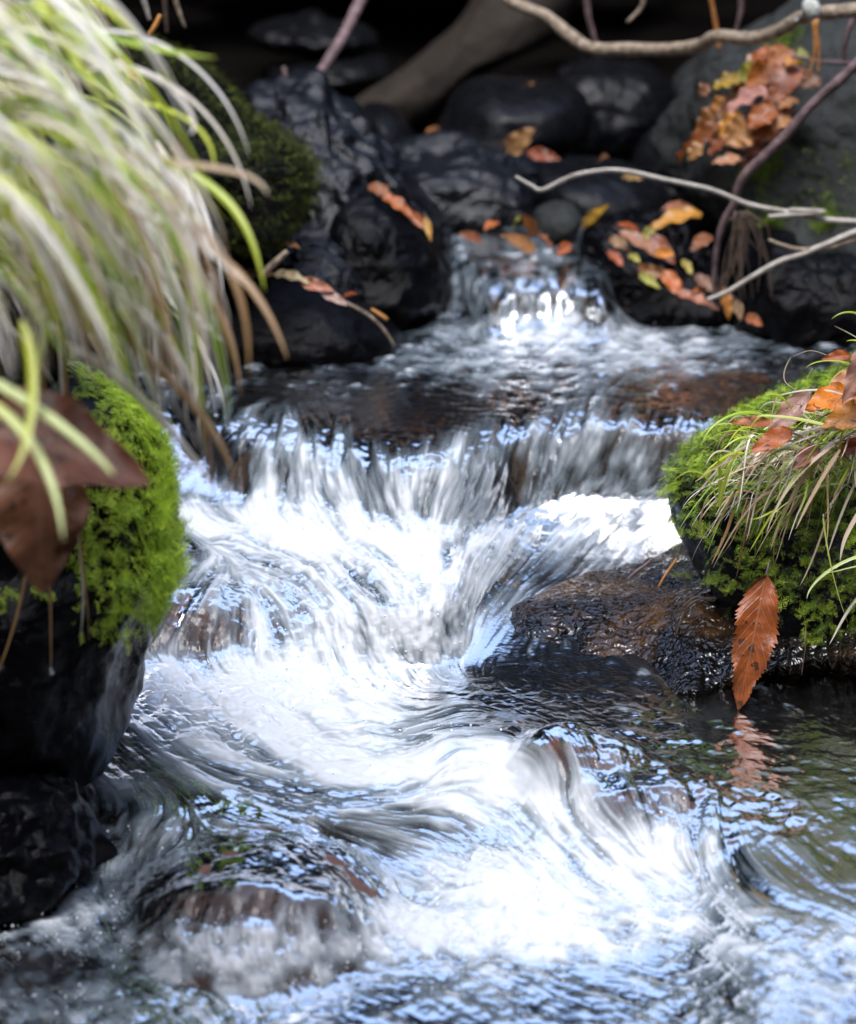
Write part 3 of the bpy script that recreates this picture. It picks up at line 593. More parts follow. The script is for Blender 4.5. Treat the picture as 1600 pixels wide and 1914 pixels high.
scatter_moss(bo, bV, lambda V, N_, u, v: (N_[..., 1] < .4) * (inpoly(u, v, [(1370, 350), (1400, 310), (1460, 260), (1600, 300), (1640, 410), (1500, 430), (1390, 410)]) + .6 * inpoly(u, v, [(1430, 90), (1500, 40), (1510, 120), (1460, 180)])) * np.clip(fbm(V * 30, 3, 9) * 2, .02, 1), 3200, .012, M['moss'], TUFT, (.42, .25), 5, .1, .9)

# ------------------------------------------------------------------ ribbons: blades of grass
def bez(P4, n):
    t = np.linspace(0, 1, n)[:, None]; a, b, c, d = [np.asarray(p, float) for p in P4]
    return (1 - t) ** 3 * a + 3 * (1 - t) ** 2 * t * b + 3 * (1 - t) * t * t * c + t ** 3 * d
class Blades:
    def __init__(s): s.V, s.Fq, s.h, s.c = [], [], [], 0
    def add(s, C, width, hue, tw=0., keel=.25):
        n = len(C); T = np.gradient(C, axis=0); T /= np.linalg.norm(T, axis=1, keepdims=True) + 1e-9
        view = np.array([0, -.5, .86]); sd_ = np.cross(T, view); sd_ /= np.linalg.norm(sd_, axis=1, keepdims=True) + 1e-9; nn = np.cross(sd_, T)
        a = tw + np.linspace(0, 1, n)[:, None] * tw * .8; sd2 = sd_ * np.cos(a) + nn * np.sin(a); nn2 = np.cross(sd2, T)
        t = np.linspace(0, 1, n)[:, None]; wd = width * np.clip(np.minimum((t * 6 + .45), 1) * (1 - t ** 2.2) ** .8, .02, 1) * .5
        V = np.stack([C - sd2 * wd, C + nn2 * wd * keel * 2, C + sd2 * wd], 1)
        s.V.append(V.reshape(-1, 3)); s.Fq.append(grid_faces(n, 3) + s.c); s.c += 3 * n
        s.h.append(np.clip(hue + .1 * (t[:, :, None] - .5) + np.zeros((n, 3, 1)), 0, 1).ravel())
    def make(s, name, mat, parent):
        return obj(name, np.concatenate(s.V), np.concatenate(s.Fq), mat, parent.location, parent, True, {'hue': np.concatenate(s.h)})
def empty(name, loc, label, cat, group=None):
    o = bpy.data.objects.new(name, None); COL.objects.link(o); o.location = loc; o.empty_display_size = .02; return tag(o, label, cat, group)

tus = empty('grass_tussock', at(-60, 700, 2.1), 'large tussock of arching green and straw coloured sedge overhanging the stream', 'grass tussock')
gb, sb = Blades(), Blades()
r = np.random.default_rng(5)
def rb(p0, p1, p2, p3, y0, y1, n=26):
    return bez([at(p0[0], p0[1], y0), at(p1[0], p1[1], y0 * .67 + y1 * .33), at(p2[0], p2[1], y0 * .33 + y1 * .67), at(p3[0], p3[1], y1)], n)
def edge(v): return np.interp(v, [0, 100, 250, 420, 560, 720, 900], [170, 250, 330, 385, 430, 435, 400])
for k in range(270):
    u0 = r.uniform(-360, 40); v0 = r.uniform(-160, 560); ang = math.radians(r.uniform(12, 66) if v0 < 220 else r.uniform(34, 78)); Ln = r.uniform(280, 640)
    u3 = u0 + Ln * math.cos(ang); v3 = v0 + Ln * math.sin(ang); e = edge(v3) + r.normal(0, 22)
    if u3 > e: u3 = e - abs(r.normal(0, 30))
    if u3 < 270 and v3 > 740: v3 = r.uniform(560, 740)
    if u3 < -20: continue
    y0 = r.uniform(1.72, 2.15); y1 = max(1.5, y0 - r.uniform(-.05, .3)); dx, dv_ = u3 - u0, v3 - v0; lift = r.uniform(.0, .32) * Ln
    p1 = (u0 + dx * .34, v0 + dv_ * .18 - lift); p2 = (u0 + dx * r.uniform(.68, .92), v0 + dv_ * .56 - lift * .6)
    C = rb((u0, v0), p1, p2, (u3, v3), y0, y1)
    dry = r.uniform() < .34 + .24 * (v0 > 200)
    wd = r.uniform(.0024, .0048) * (1.4 if r.uniform() < .12 else 1)
    if dry: sb.add(C, wd, np.clip(r.normal(.85, .22), 0, 1), r.uniform(-.9, .9))
    else: gb.add(C, wd, np.clip(r.normal(.68, .27), 0, 1), r.uniform(-.9, .9))
for k in range(170):                      # brown tips hanging straight down below the clump
    u0 = r.uniform(40, 390); v0 = r.uniform(330, 600); u3 = u0 + r.uniform(0, 90); v3 = v0 + r.uniform(130, 300)
    u3 = min(u3, 430); v3 = min(v3, np.interp(u3, [0, 200, 290, 340, 430], [690, 740, 800, 880, 930]) - r.uniform(0, 90))
    y = r.uniform(1.65, 2.1)
    C = rb((u0 - 60, v0 - 90), (u0, v0), (u3 - 10, v0 + (v3 - v0) * .5), (u3, v3), y, y - .05)
    (sb if r.uniform() < .8 else gb).add(C, r.uniform(.003, .005), np.clip(r.normal(.6, .28), 0, 1), r.uniform(-1.2, 1.2))
for k in range(75):                       # a loose front layer of pale straw and fresh blades
    u0 = r.uniform(-260, 120); v0 = r.uniform(-60, 420); ang = math.radians(r.uniform(22, 68)); Ln = r.uniform(330, 620)
    u3 = u0 + Ln * math.cos(ang); v3 = v0 + Ln * math.sin(ang); u3 = min(u3, edge(v3) + r.uniform(-30, 40))
    if u3 < 250 and v3 > 720: v3 = 720
    y = r.uniform(1.58, 1.74); dx, dv_ = u3 - u0, v3 - v0; lift = r.uniform(.05, .25) * Ln
    C = rb((u0, v0), (u0 + dx * .34, v0 + dv_ * .2 - lift), (u0 + dx * .8, v0 + dv_ * .58 - lift * .5), (u3, v3), y, y - r.uniform(0, .06))
    (sb if k % 2 else gb).add(C, r.uniform(.0024, .0045), np.clip(r.normal(.95 if k % 2 else .72, .16), 0, 1), r.uniform(-.5, .5))
SPEC = [((150, 60), (330, 40), (440, 180), (465, 290), .9, 1), ((180, 110), (330, 130), (440, 230), (470, 390), .8, 1), ((160, 260), (330, 330), (470, 290), (502, 365), .45, 1),
        ((200, 180), (350, 200), (400, 240), (402, 320), .7, 0), ((120, 150), (300, 60), (400, 250), (350, 250), .8, 1), ((220, 330), (400, 400), (470, 520), (465, 700), .2, 1),
        ((250, 400), (430, 450), (500, 560), (538, 672), .25, 1), ((240, 280), (420, 330), (470, 400), (495, 545), .6, 0), ((260, 450), (400, 500), (440, 620), (450, 740), .1, 1),
        ((220, 560), (330, 640), (400, 760), (398, 948), .15, 1), ((200, 600), (320, 700), (430, 820), (436, 900), .3, 1), ((120, 640), (230, 700), (330, 800), (405, 920), .85, 1),
        ((60, 20), (250, 90), (330, 100), (405, 108), .5, 0), ((-40, 190), (30, 420), (40, 520), (75, 560), .95, 1), ((100, 300), (170, 420), (330, 560), (420, 640), .9, 1),
        ((-60, 690), (60, 740), (200, 860), (212, 890), .97, 0), ((-40, 740), (60, 790), (110, 900), (118, 1010), .9, 0), ((130, 480), (240, 560), (330, 620), (372, 760), .95, 1), ((40, 600), (80, 700), (60, 850), (10, 900), .75, 0), ((100, 560), (80, 640), (60, 760), (-20, 860), .6, 0)]
for (a, b, c, d, h, dry) in SPEC:
    y = r.uniform(1.6, 1.68) if b[1] > 690 and a[0] < 60 else r.uniform(1.72, 1.9); (sb if dry else gb).add(rb(a, b, c, d, y, y - .06, 34), .0062, h, r.uniform(-.5, .5))
for (a, b, c, d, h) in [((120, 640), (130, 900), (160, 1060), (168, 1200), .2), ((80, 640), (90, 900), (97, 1180), (95, 1260), .15), ((60, 640), (90, 1000), (30, 1190), (-20, 1290), .2), ((110, 650), (130, 900), (170, 1080), (150, 1190), .8)]:
    sb.add(rb(a, b, c, d, 2.0, 2.0), .003, h, .3)
gb.make('green_blades', M['blade'], tus); sb.make('dry_blades', M['straw'], tus)
stone('tussock_base', [(-400, -100), (-60, -80), (80, 60), (130, 250), (150, 450), (150, 640), (60, 740), (-150, 780), (-400, 760)], 2.22, .12, M['soil'], None, seed=77, rough=.02, parent=tus)

tr = empty('grass_tussock', at(1640, 800, 2.6), 'thin tussock of fine green and tan grass drooping over bright moss', 'grass tussock')
gb, sb = Blades(), Blades(); r = np.random.default_rng(9)
GR = [  # u v control chains read off the clump: dry flag, hue, width
 ((1600, 690), (1500, 640), (1520, 655), (1475, 668), 1, .5, .0013), ((1478, 668), (1440, 730), (1500, 720), (1484, 735), 1, .5, .0012), ((1590, 745), (1540, 715), (1470, 735), (1455, 740), 1, .9, .0022), ((1456, 738), (1440, 760), (1440, 800), (1436, 850), 1, .5, .0014),
 ((1590, 680), (1560, 670), (1520, 672), (1506, 688), 0, .6, .002), ((1580, 690), (1560, 700), (1545, 715), (1548, 735), 0, .6, .0018), ((1680, 720), (1650, 570), (1580, 570), (1554, 597), 0, .5, .003), ((1690, 730), (1640, 640), (1600, 630), (1582, 638), 0, .5, .0035), ((1680, 730), (1640, 640), (1590, 625), (1558, 608), 1, .6, .0015),
 ((1560, 800), (1500, 780), (1440, 775), (1412, 778), 0, .9, .004), ((1480, 765), (1460, 730), (1440, 735), (1430, 740), 0, .6, .0025), ((1470, 800), (1440, 760), (1410, 770), (1395, 820), 0, .55, .0025),
 ((1600, 790), (1500, 800), (1440, 830), (1420, 852), 1, .9, .0045), ((1600, 800), (1520, 800), (1440, 850), (1405, 868), 1, .7, .003), ((1440, 820), (1380, 790), (1330, 810), (1322, 828), 0, .6, .0025), ((1420, 830), (1390, 800), (1360, 830), (1345, 848), 0, .55, .0025),
 ((1345, 945), (1350, 900), (1345, 870), (1340, 850), 0, .6, .005), ((1345, 950), (1352, 890), (1370, 860), (1380, 840), 0, .7, .004), ((1340, 940), (1330, 880), (1290, 860), (1255, 905), 0, .6, .0018), ((1300, 900), (1330, 880), (1350, 860), (1400, 855), 1, .5, .0018),
 ((1420, 870), (1380, 870), (1350, 900), (1320, 905), 1, .45, .002), ((1440, 870), (1400, 880), (1370, 890), (1320, 930), 1, .4, .0018), ((1460, 880), (1440, 920), (1400, 930), (1390, 960), 1, .3, .0022), ((1560, 830), (1500, 870), (1450, 930), (1432, 1000), 1, .55, .006), ((1540, 850), (1490, 900), (1460, 960), (1440, 1030), 1, .45, .005),
 ((1570, 840), (1530, 900), (1500, 960), (1487, 990), 1, .5, .006), ((1560, 860), (1500, 930), (1470, 960), (1455, 1010), 1, .35, .004), ((1512, 860), (1515, 890), (1511, 900), (1508, 905), 1, .3, .003), ((1600, 900), (1570, 960), (1555, 1010), (1546, 1040), 1, .7, .004), ((1610, 950), (1580, 1000), (1575, 1010), (1570, 1050), 1, .6, .006),
 ((1460, 940), (1440, 960), (1420, 1000), (1400, 1032), 0, .6, .003), ((1464, 962), (1445, 940), (1430, 975), (1398, 970), 0, .7, .0028), ((1620, 1035), (1560, 1050), (1510, 1090), (1508, 1120), 0, .95, .005), ((1507, 1115), (1505, 1160), (1508, 1190), (1500, 1270), 1, .2, .0018), ((1640, 1050), (1590, 1060), (1560, 1070), (1540, 1072), 0, .9, .004),
 ((1538, 960), (1545, 1030), (1560, 1100), (1585, 1165), 0, .8, .0025), ((1545, 970), (1530, 1020), (1510, 1070), (1495, 1095), 1, .55, .0022), ((1620, 1100), (1580, 1140), (1570, 1170), (1550, 1205), 1, .8, .0035), ((1370, 955), (1360, 1000), (1340, 1030), (1330, 1055), 1, .25, .0032), ((1400, 925), (1385, 960), (1380, 1000), (1355, 1030), 1, .3, .0012),
 ((1305, 1000), (1310, 960), (1315, 930), (1330, 935), 1, .4, .002), ((1450, 1085), (1442, 1040), (1445, 1010), (1460, 985), 1, .3, .0012), ((1610, 880), (1560, 860), (1565, 840), (1580, 790), 0, .7, .005), ((1620, 820), (1590, 870), (1600, 900), (1605, 930), 1, .8, .004)]
for (a, b, c, d, dry, h, wd) in GR:
    y = r.uniform(2.40, 2.46); (sb if dry else gb).add(rb(a, b, c, d, y, y - .015, 24), wd * .85, h, r.uniform(-.5, .5))
for k in range(280):
    u0 = r.uniform(1400, 1680); v0 = r.uniform(740, 900) - (u0 - 1400) * .2 + 60; u3 = u0 - r.uniform(20, 150); v3 = v0 + r.uniform(-30, 150)
    y = r.uniform(2.44, 2.56); C = rb((u0, v0), (u0 - 30, v0 - r.uniform(10, 60)), (u3 + 20, v3 - r.uniform(20, 70)), (u3, v3), y, y - .04, 18)
    (sb if r.uniform() < .6 else gb).add(C, r.uniform(.0012, .0032), np.clip(r.normal(.55, .25), 0, 1), r.uniform(-1, 1))
gb.make('green_blades', M['blade'], tr); sb.make('dry_blades', M['straw'], tr)

# ------------------------------------------------------------------ branches and twigs
def tube(pts, rad, n=10, seed=1, knob=.12, sub=8):
    p = np.array(pts, float); m = len(p); rr = np.array(rad, float) if np.ndim(rad) else np.full(m, rad)
    q = np.concatenate([2 * p[:1] - p[1:2], p, 2 * p[-1:] - p[-2:-1]]); C, Rr = [], []
    for i in range(m - 1):
        a, b, c, d = q[i:i + 4]; t = np.linspace(0, 1, sub, endpoint=(i == m - 2))[:, None]
        C.append(.5 * ((2 * b) + (c - a) * t + (2 * a - 5 * b + 4 * c - d) * t * t + (3 * b - a - 3 * c + d) * t ** 3)); Rr.append(rr[i] * (1 - t[:, 0]) + rr[i + 1] * t[:, 0])
    C = np.concatenate(C); Rr = np.concatenate(Rr); T = np.gradient(C, axis=0); T /= np.linalg.norm(T, axis=1, keepdims=True) + 1e-9
    s_ = np.cross(T, [.1, .9, .3]); s_ /= np.linalg.norm(s_, axis=1, keepdims=True); n_ = np.cross(s_, T)
    a = np.linspace(0, 2 * math.pi, n, endpoint=False)
    L = len(C); k = 1 + knob * fbm(np.concatenate([C * 60], 1), 3, seed)
    V = C[:, None] + (Rr * k)[:, None, None] * (np.cos(a)[None, :, None] * s_[:, None] + np.sin(a)[None, :, None] * n_[:, None])
    V = np.swapaxes(V, 0, 1); V = np.concatenate([C[None, :1].repeat(n, 0), V, C[None, -1:].repeat(n, 0)], 1)
    return V.reshape(-1, 3), grid_faces(n, L + 2, True)
def branch(name, px, y, rad_px, mat, label, cat, group=None, parent=None, seed=1, knob=.12):
    ys = np.interp(np.linspace(0, 1, len(px)), np.linspace(0, 1, len(y)), y) if np.ndim(y) else np.full(len(px), y)
    P3 = np.array([at(u, v, yy) for (u, v), yy in zip(px, ys)]); rp = np.interp(np.linspace(0, 1, len(px)), np.linspace(0, 1, len(rad_px)), rad_px) if np.ndim(rad_px) else np.full(len(px), rad_px)
    V, Fq = tube(P3, rp * ys / F, seed=seed, knob=knob)
    o = obj(name, V, Fq, mat, parent.location if parent else P3[0], parent)
    if label: tag(o, label, cat, group)
    return o
b1 = branch('branch', [(930, -20), (960, 5), (1020, 30), (1060, 62), (1105, 90), (1180, 92), (1260, 92), (1310, 84), (1340, 68), (1400, 72), (1450, 60), (1500, 32), (1560, 22), (1660, 15)], [3.75, 3.5, 3.3], [9, 12, 13, 13, 13, 14], M['pale_twig'], 'thick pale bent branch crossing the top right of the picture', 'branch', seed=2, knob=.2)
V, Fq = tube(np.array([at(1488, 38, 3.34), at(1510, 22, 3.33), at(1532, 12, 3.33)]), np.array([.006, .010, .005]), 14, 5, 1.6, 14)
obj('lichen', V, Fq, M['lichen'], b1.location, b1)
b2 = branch('branch', [(1620, 100), (1570, 150), (1535, 180), (1505, 210), (1480, 240), (1450, 272), (1420, 300), (1395, 325), (1380, 350), (1372, 380), (1355, 410), (1345, 440), (1338, 480), (1335, 530), (1345, 555)], [3.2, 3.25, 3.3], [11, 10, 9, 8, 6, 4], M['purple_twig'], 'purple brown branch reaching down diagonally across the leaf covered boulder', 'branch', seed=3, knob=.25)
b3 = branch('twig', [(964, 330), (990, 345), (1012, 355), (1050, 338), (1085, 325), (1155, 318), (1240, 335), (1330, 355), (1400, 382), (1470, 396), (1540, 410), (1620, 416)], [3.25, 3.2], [3, 4.5, 4.5, 5, 6], M['grey_twig'], 'thin pale crooked twig stretched across above the small cascade', 'twig', seed=4)
branch('side_twig', [(1436, 405), (1480, 402), (1540, 396), (1475, 392)], 3.2, [4, 5, 5, 4], M['grey_twig'], None, None, parent=b3)
b4 = branch('twig', [(1322, 560), (1360, 545), (1410, 515), (1455, 490), (1500, 475), (1560, 450), (1620, 425)], 3.15, [4, 5, 5.5, 6, 7], M['grey_twig'], 'pale straight twig slanting up to the right edge below the thin crooked one', 'twig', seed=5)
branch('side_twig', [(1437, 448), (1462, 458), (1500, 466), (1550, 462), (1600, 448)], 3.15, [3, 4, 4, 4], M['pale_twig'], None, None, parent=b4)
b5 = branch('twig', [(552, 188), (580, 160), (615, 110), (640, 70), (660, 30), (690, -30)], [3.7, 4.0], [8, 9, 10, 11], M['purple_twig'], 'dim brown twig rising from behind the blue grey rock into the dark bank', 'twig', seed=6)
branch('side_twig', [(552, 188), (538, 160), (530, 125)], 3.7, [7, 6, 4], M['purple_twig'], None, None, parent=b5)
branch('hanging_twig', [(1095, -20), (1100, 30), (1108, 60), (1122, 110)], 3.6, [6, 6, 5, 3], M['purple_twig'], 'short hanging twig behind the middle of the thick pale branch', 'twig')
branch('hanging_twig', [(1203, -20), (1200, 12), (1172, 42)], 3.6, [5, 4, 3], M['pale_twig'], 'short forked twig tip hanging from the top edge near the middle of the branch', 'twig')
branch('hanging_twig', [(1325, -20), (1335, 30), (1345, 95)], 3.6, [4, 4, 4], M['orange_needle'], 'long orange brown needle hanging behind the bend of the pale branch', 'twig')
branch('hanging_twig', [(1385, -20), (1385, 20), (1375, 60)], 3.6, [6, 5, 3], M['purple_twig'], 'short dim twig hanging at the top right of the pale branch bend', 'twig')
for i, (a, b) in enumerate([((1528, 36), (1513, 140)), ((1524, 36), (1530, 138)), ((1520, 40), (1520, 120))]):
    branch('pine_needle', [a, ((a[0] + b[0]) / 2 + 3, (a[1] + b[1]) / 2), b], 3.3, [3, 3, 2], M['orange_needle'], 'long orange pine needle hanging in a bundle from the pale branch by the lichen', 'pine needle', 'hanging pine needles')
branch('twig', [(1600, 25), (1585, 60), (1578, 100), (1588, 120), (1620, 150)], 3.35, [6, 5, 5, 4], M['purple_twig'], 'thin dark twig dropping from the branch end at the top right corner', 'twig')
branch('twig', [(1480, 105), (1530, 115), (1580, 118), (1620, 130)], 3.34, [4, 4, 4, 4], M['purple_twig'], 'thin dark horizontal twig above the purple brown branch', 'twig')
branch('hanging_twig', [(306, -20), (309, 20), (312, 62)], 3.2, [6, 5, 4], M['root_thread'], 'dark twig hanging from the top edge above the olive moss boulder', 'twig')
branch('hanging_twig', [(322, -20), (334, 20), (346, 52)], 3.2, [6, 5, 3], M['pale_twig'], 'pale twig slanting down from the top edge right of the dark hanging twig', 'twig')
branch('hanging_twig', [(262, -20), (272, 12), (280, 38)], 3.1, [7, 6, 4], M['grey_twig'], 'short whitish twig hanging from the top edge left of the dark one', 'twig')
branch('needle', [(300, 28), (290, 48), (278, 66)], 3.1, [5, 5, 4], M['orange_needle'], 'orange brown needle stuck on top of the olive moss boulder', 'needle')
# hanging roots beside the purple branch
rt = empty('root_tuft', at(1390, 400, 3.3), 'tuft of dark purple rootlets hanging below the grey boulder', 'roots')
rr_ = np.random.default_rng(3)
for k in range(26):
    u0 = rr_.uniform(1372, 1400); u3 = u0 + rr_.uniform(-55, 60); v3 = rr_.uniform(430, 600)
    branch('rootlet', [(u0, 395), ((u0 + u3) / 2 + rr_.uniform(-22, 22), (395 + v3) / 2), (u3, v3)], rr_.uniform(3.2, 3.3), [2.2, 1.6, .8], M['root_thread'], None, None, parent=rt, knob=.4)
# needles and rootlets on the slab
branch('needle', [(1173, 1082), (1190, 1068), (1208, 1055), (1221, 1043)], 2.575, [2, 3.2, 3.2, 2], M['purple_twig'], 'reddish bare needle lying on the wet slab, left of the orange one', 'needle')
branch('pine_needle', [(1231, 1096), (1242, 1078), (1254, 1060), (1265, 1045)], 2.54, [2, 2.6, 2.6, 2], M['orange_needle'], 'orange pine needle lying on the wet slab beside the moss', 'pine needle')
for px, lab in [([(1338, 1118), (1310, 1120), (1290, 1130), (1272, 1160), (1262, 1192)], 'dark branching rootlet lying on the wet slab below the moss edge'), ([(1330, 1122), (1300, 1116), (1275, 1135)], 'short curved rootlet above the branching one on the wet slab'), ([(1368, 1200), (1352, 1205), (1343, 1212)], 'tiny pale rootlet just left of the hanging serrated leaf')]:
    branch('rootlet', px, 2.5, [1.6, 1.8, 1.4], M['root_thread'], lab, 'rootlet')
branch('rootlet', [(1508, 1180), (1504, 1220), (1498, 1262)], 2.4, [1.2, 1.2, 1], M['root_thread'], 'thread like rootlet hanging with a water drop before the black undercut', 'rootlet')
branch('twig', [(640, 562), (690, 590), (720, 620), (738, 648)], 3.2, [3, 3, 3, 2], M['pale_twig'], 'thin tan stalk trailing off the black ledge rock over the pool', 'twig')
branch('needle', [(694, 578), (710, 588), (724, 597)], 3.18, [3, 4, 3], M['orange_needle'], 'short orange needle beside the tan stalk on the black ledge rock', 'needle')
branch('twig', [(490, 512), (515, 490), (537, 470)], 3.15, [6, 7, 5], M['pale_twig'], 'short broken tan stem above the leaf strewn black ledge', 'twig')

# ------------------------------------------------------------------ fallen leaves
LC = {'hang': (.36, .10, .017), 'orange': (.46, .15, .022), 'rust': (.36, .10, .022), 'brown': (.30, .125, .065), 'tan': (.50, .25, .09), 'pink': (.50, .21, .10), 'gold': (.62, .30, .03), 'yellow': (.42, .40, .06), 'pale': (.56, .36, .25), 'dark': (.10, .04, .02), 'bright': (.75, .27, .02)}
def leaf(u0, v0, u1, v1, y0, y1, wpx, colr, label, tilt=0., curl=.15, fold=.12, serr=0, wav=.05, group=None, stalk=.12, shape=1.0, seed=None, bend=0):
    sd_ = int(u0 * 7 + v0 * 13) if seed is None else seed; rg = np.random.default_rng(sd_)
    A, Bp = at(u0, v0, y0), at(u1, v1, y1); ax = Bp - A; L = np.linalg.norm(ax); ax = ax / L
    view = np.array([0, -.7, .7]); nz = view - ax * (view @ ax); nz /= np.linalg.norm(nz); sy = np.cross(nz, ax)
    nz, sy = nz * math.cos(tilt) + sy * math.sin(tilt), sy * math.cos(tilt) - nz * math.sin(tilt)
    Wd = wpx * (y0 + y1) / 2 / F / 2
    nu, nv = (150, 21) if serr else (72, 13); t = np.linspace(0, 1, nu)[:, None]; s_ = np.linspace(-1, 1, nv)[None]
    prof = np.sin(math.pi * np.clip(t, 0, 1) ** (.8 * shape)) ** .75 * (1 - .25 * t) ; prof = prof / prof.max()
    if serr:
        saw = ((t * serr + .35 * np.sin(t * 31 + sd_)) % 1.0); prof = prof * (1 + .10 * np.sin(t * 23 + sd_ + 2 * np.sign(s_)) * t) * (1 + .20 * (saw - .5) * (np.abs(s_) ** 7))
    prof = prof * (1 + wav * np.sin(t * 9 + sd_) * np.sign(s_))
    x = L * t + 0 * s_; yy = Wd * prof * s_; x = x + (.25 * Wd * np.abs(s_) ** 3 if serr else 0) * prof
    zz = L * curl * 4 * t * (1 - t) * .5 * np.sign(curl + 1e-9) * abs(1) - Wd * fold * -np.abs(s_) * prof * 2 + Wd * wav * 3 * np.sin(t * 17 + s_ * 2 + sd_) * s_ ** 2 + bend * L * t * t
    zz = zz + .0006 * fbm(np.stack([x * 120 + sd_, yy * 120, 0 * x], -1), 3, sd_)
    V = A + x[..., None] * ax + yy[..., None] * sy + zz[..., None] * nz
    o = obj('fallen_leaf', V, grid_faces(nu, nv), M['leaf'], A, attrs={'across': (s_ + 0 * t), 'along': (t + 0 * s_)})
    c = np.array(LC[colr]) * rg.uniform(.8, 1.15, 3) * rg.uniform(.75, 1.15); o.color = (*c, 1); tag(o, label, 'leaf', group)
    if stalk:
        q = np.array([A, A - ax * L * stalk * .5 + nz * L * .01, A - ax * L * stalk]); Vs, Fs = tube(q, np.array([.0009, .0008, .0006]), 6, 1, .1, 5)
        st = obj('stalk', Vs, Fs, M['purple_twig'], o.location, o)
    return o
# the leaf in focus
leaf(1432, 1075, 1380, 1328, 2.41, 2.375, 84, 'hang', 'long serrated orange leaf with black spots, hanging from moss down to the water', .12, .06, .06, 24, .05, stalk=.1, shape=.92)
# big brown leaves of the left foreground
leaf(-40, 800, 282, 905, 1.70, 1.68, 215, 'brown', 'large blurred brown leaf lying across the left foreground under the grass', .0, .1, .12, 0, .03, stalk=0, shape=.75)
leaf(70, 880, 80, 1112, 1.76, 1.74, 190, 'brown', 'broad brown leaf hanging point down below the large blurred one', .1, .1, .1, 0, .03, stalk=0, shape=.7)
# right tussock
for a in [(1640, 640, 1575, 755, 2.42, 2.40, 60, 'pale', 'pale pink leaf with ribbed veins at the very right edge above the orange leaves', .3, .1, .1, 0),
          (1590, 665, 1535, 672, 2.44, 2.44, 24, 'rust', 'small rolled red brown leaf above the pale ribbed one', .2, .1, .2, 0),
          (1610, 700, 1545, 725, 2.47, 2.46, 40, 'pink', 'pinkish leaf behind the pale ribbed leaf', .1, .1, .1, 0),
          (1600, 730, 1505, 765, 2.45, 2.42, 62, 'bright', 'bright orange leaf standing behind the right grass tussock', .0, .05, .05, 0),
          (1640, 760, 1535, 800, 2.43, 2.41, 60, 'gold', 'golden orange leaf lit through in the right grass tussock', .0, .05, .05, 0),
          (1515, 730, 1432, 820, 2.44, 2.42, 44, 'pale', 'greyish pink serrated leaf standing upright on the right moss', .2, .06, .1, 18),
          (1450, 790, 1366, 790, 2.46, 2.46, 26, 'orange', 'narrow orange leaf at the left tip of the right tussock', .0, .05, .1, 14),
          (1480, 805, 1402, 848, 2.42, 2.40, 42, 'orange', 'glossy orange brown leaf lying on the bright moss', .0, .08, .1, 0),
          (1530, 835, 1480, 880, 2.43, 2.41, 34, 'brown', 'dull purplish brown leaf under the drooping straw blades', .0, .1, .1, 0),
          (1620, 830, 1560, 850, 2.45, 2.43, 40, 'rust', 'rusty leaf half buried in the right tussock', .1, .1, .1, 0)]:
    leaf(*a)
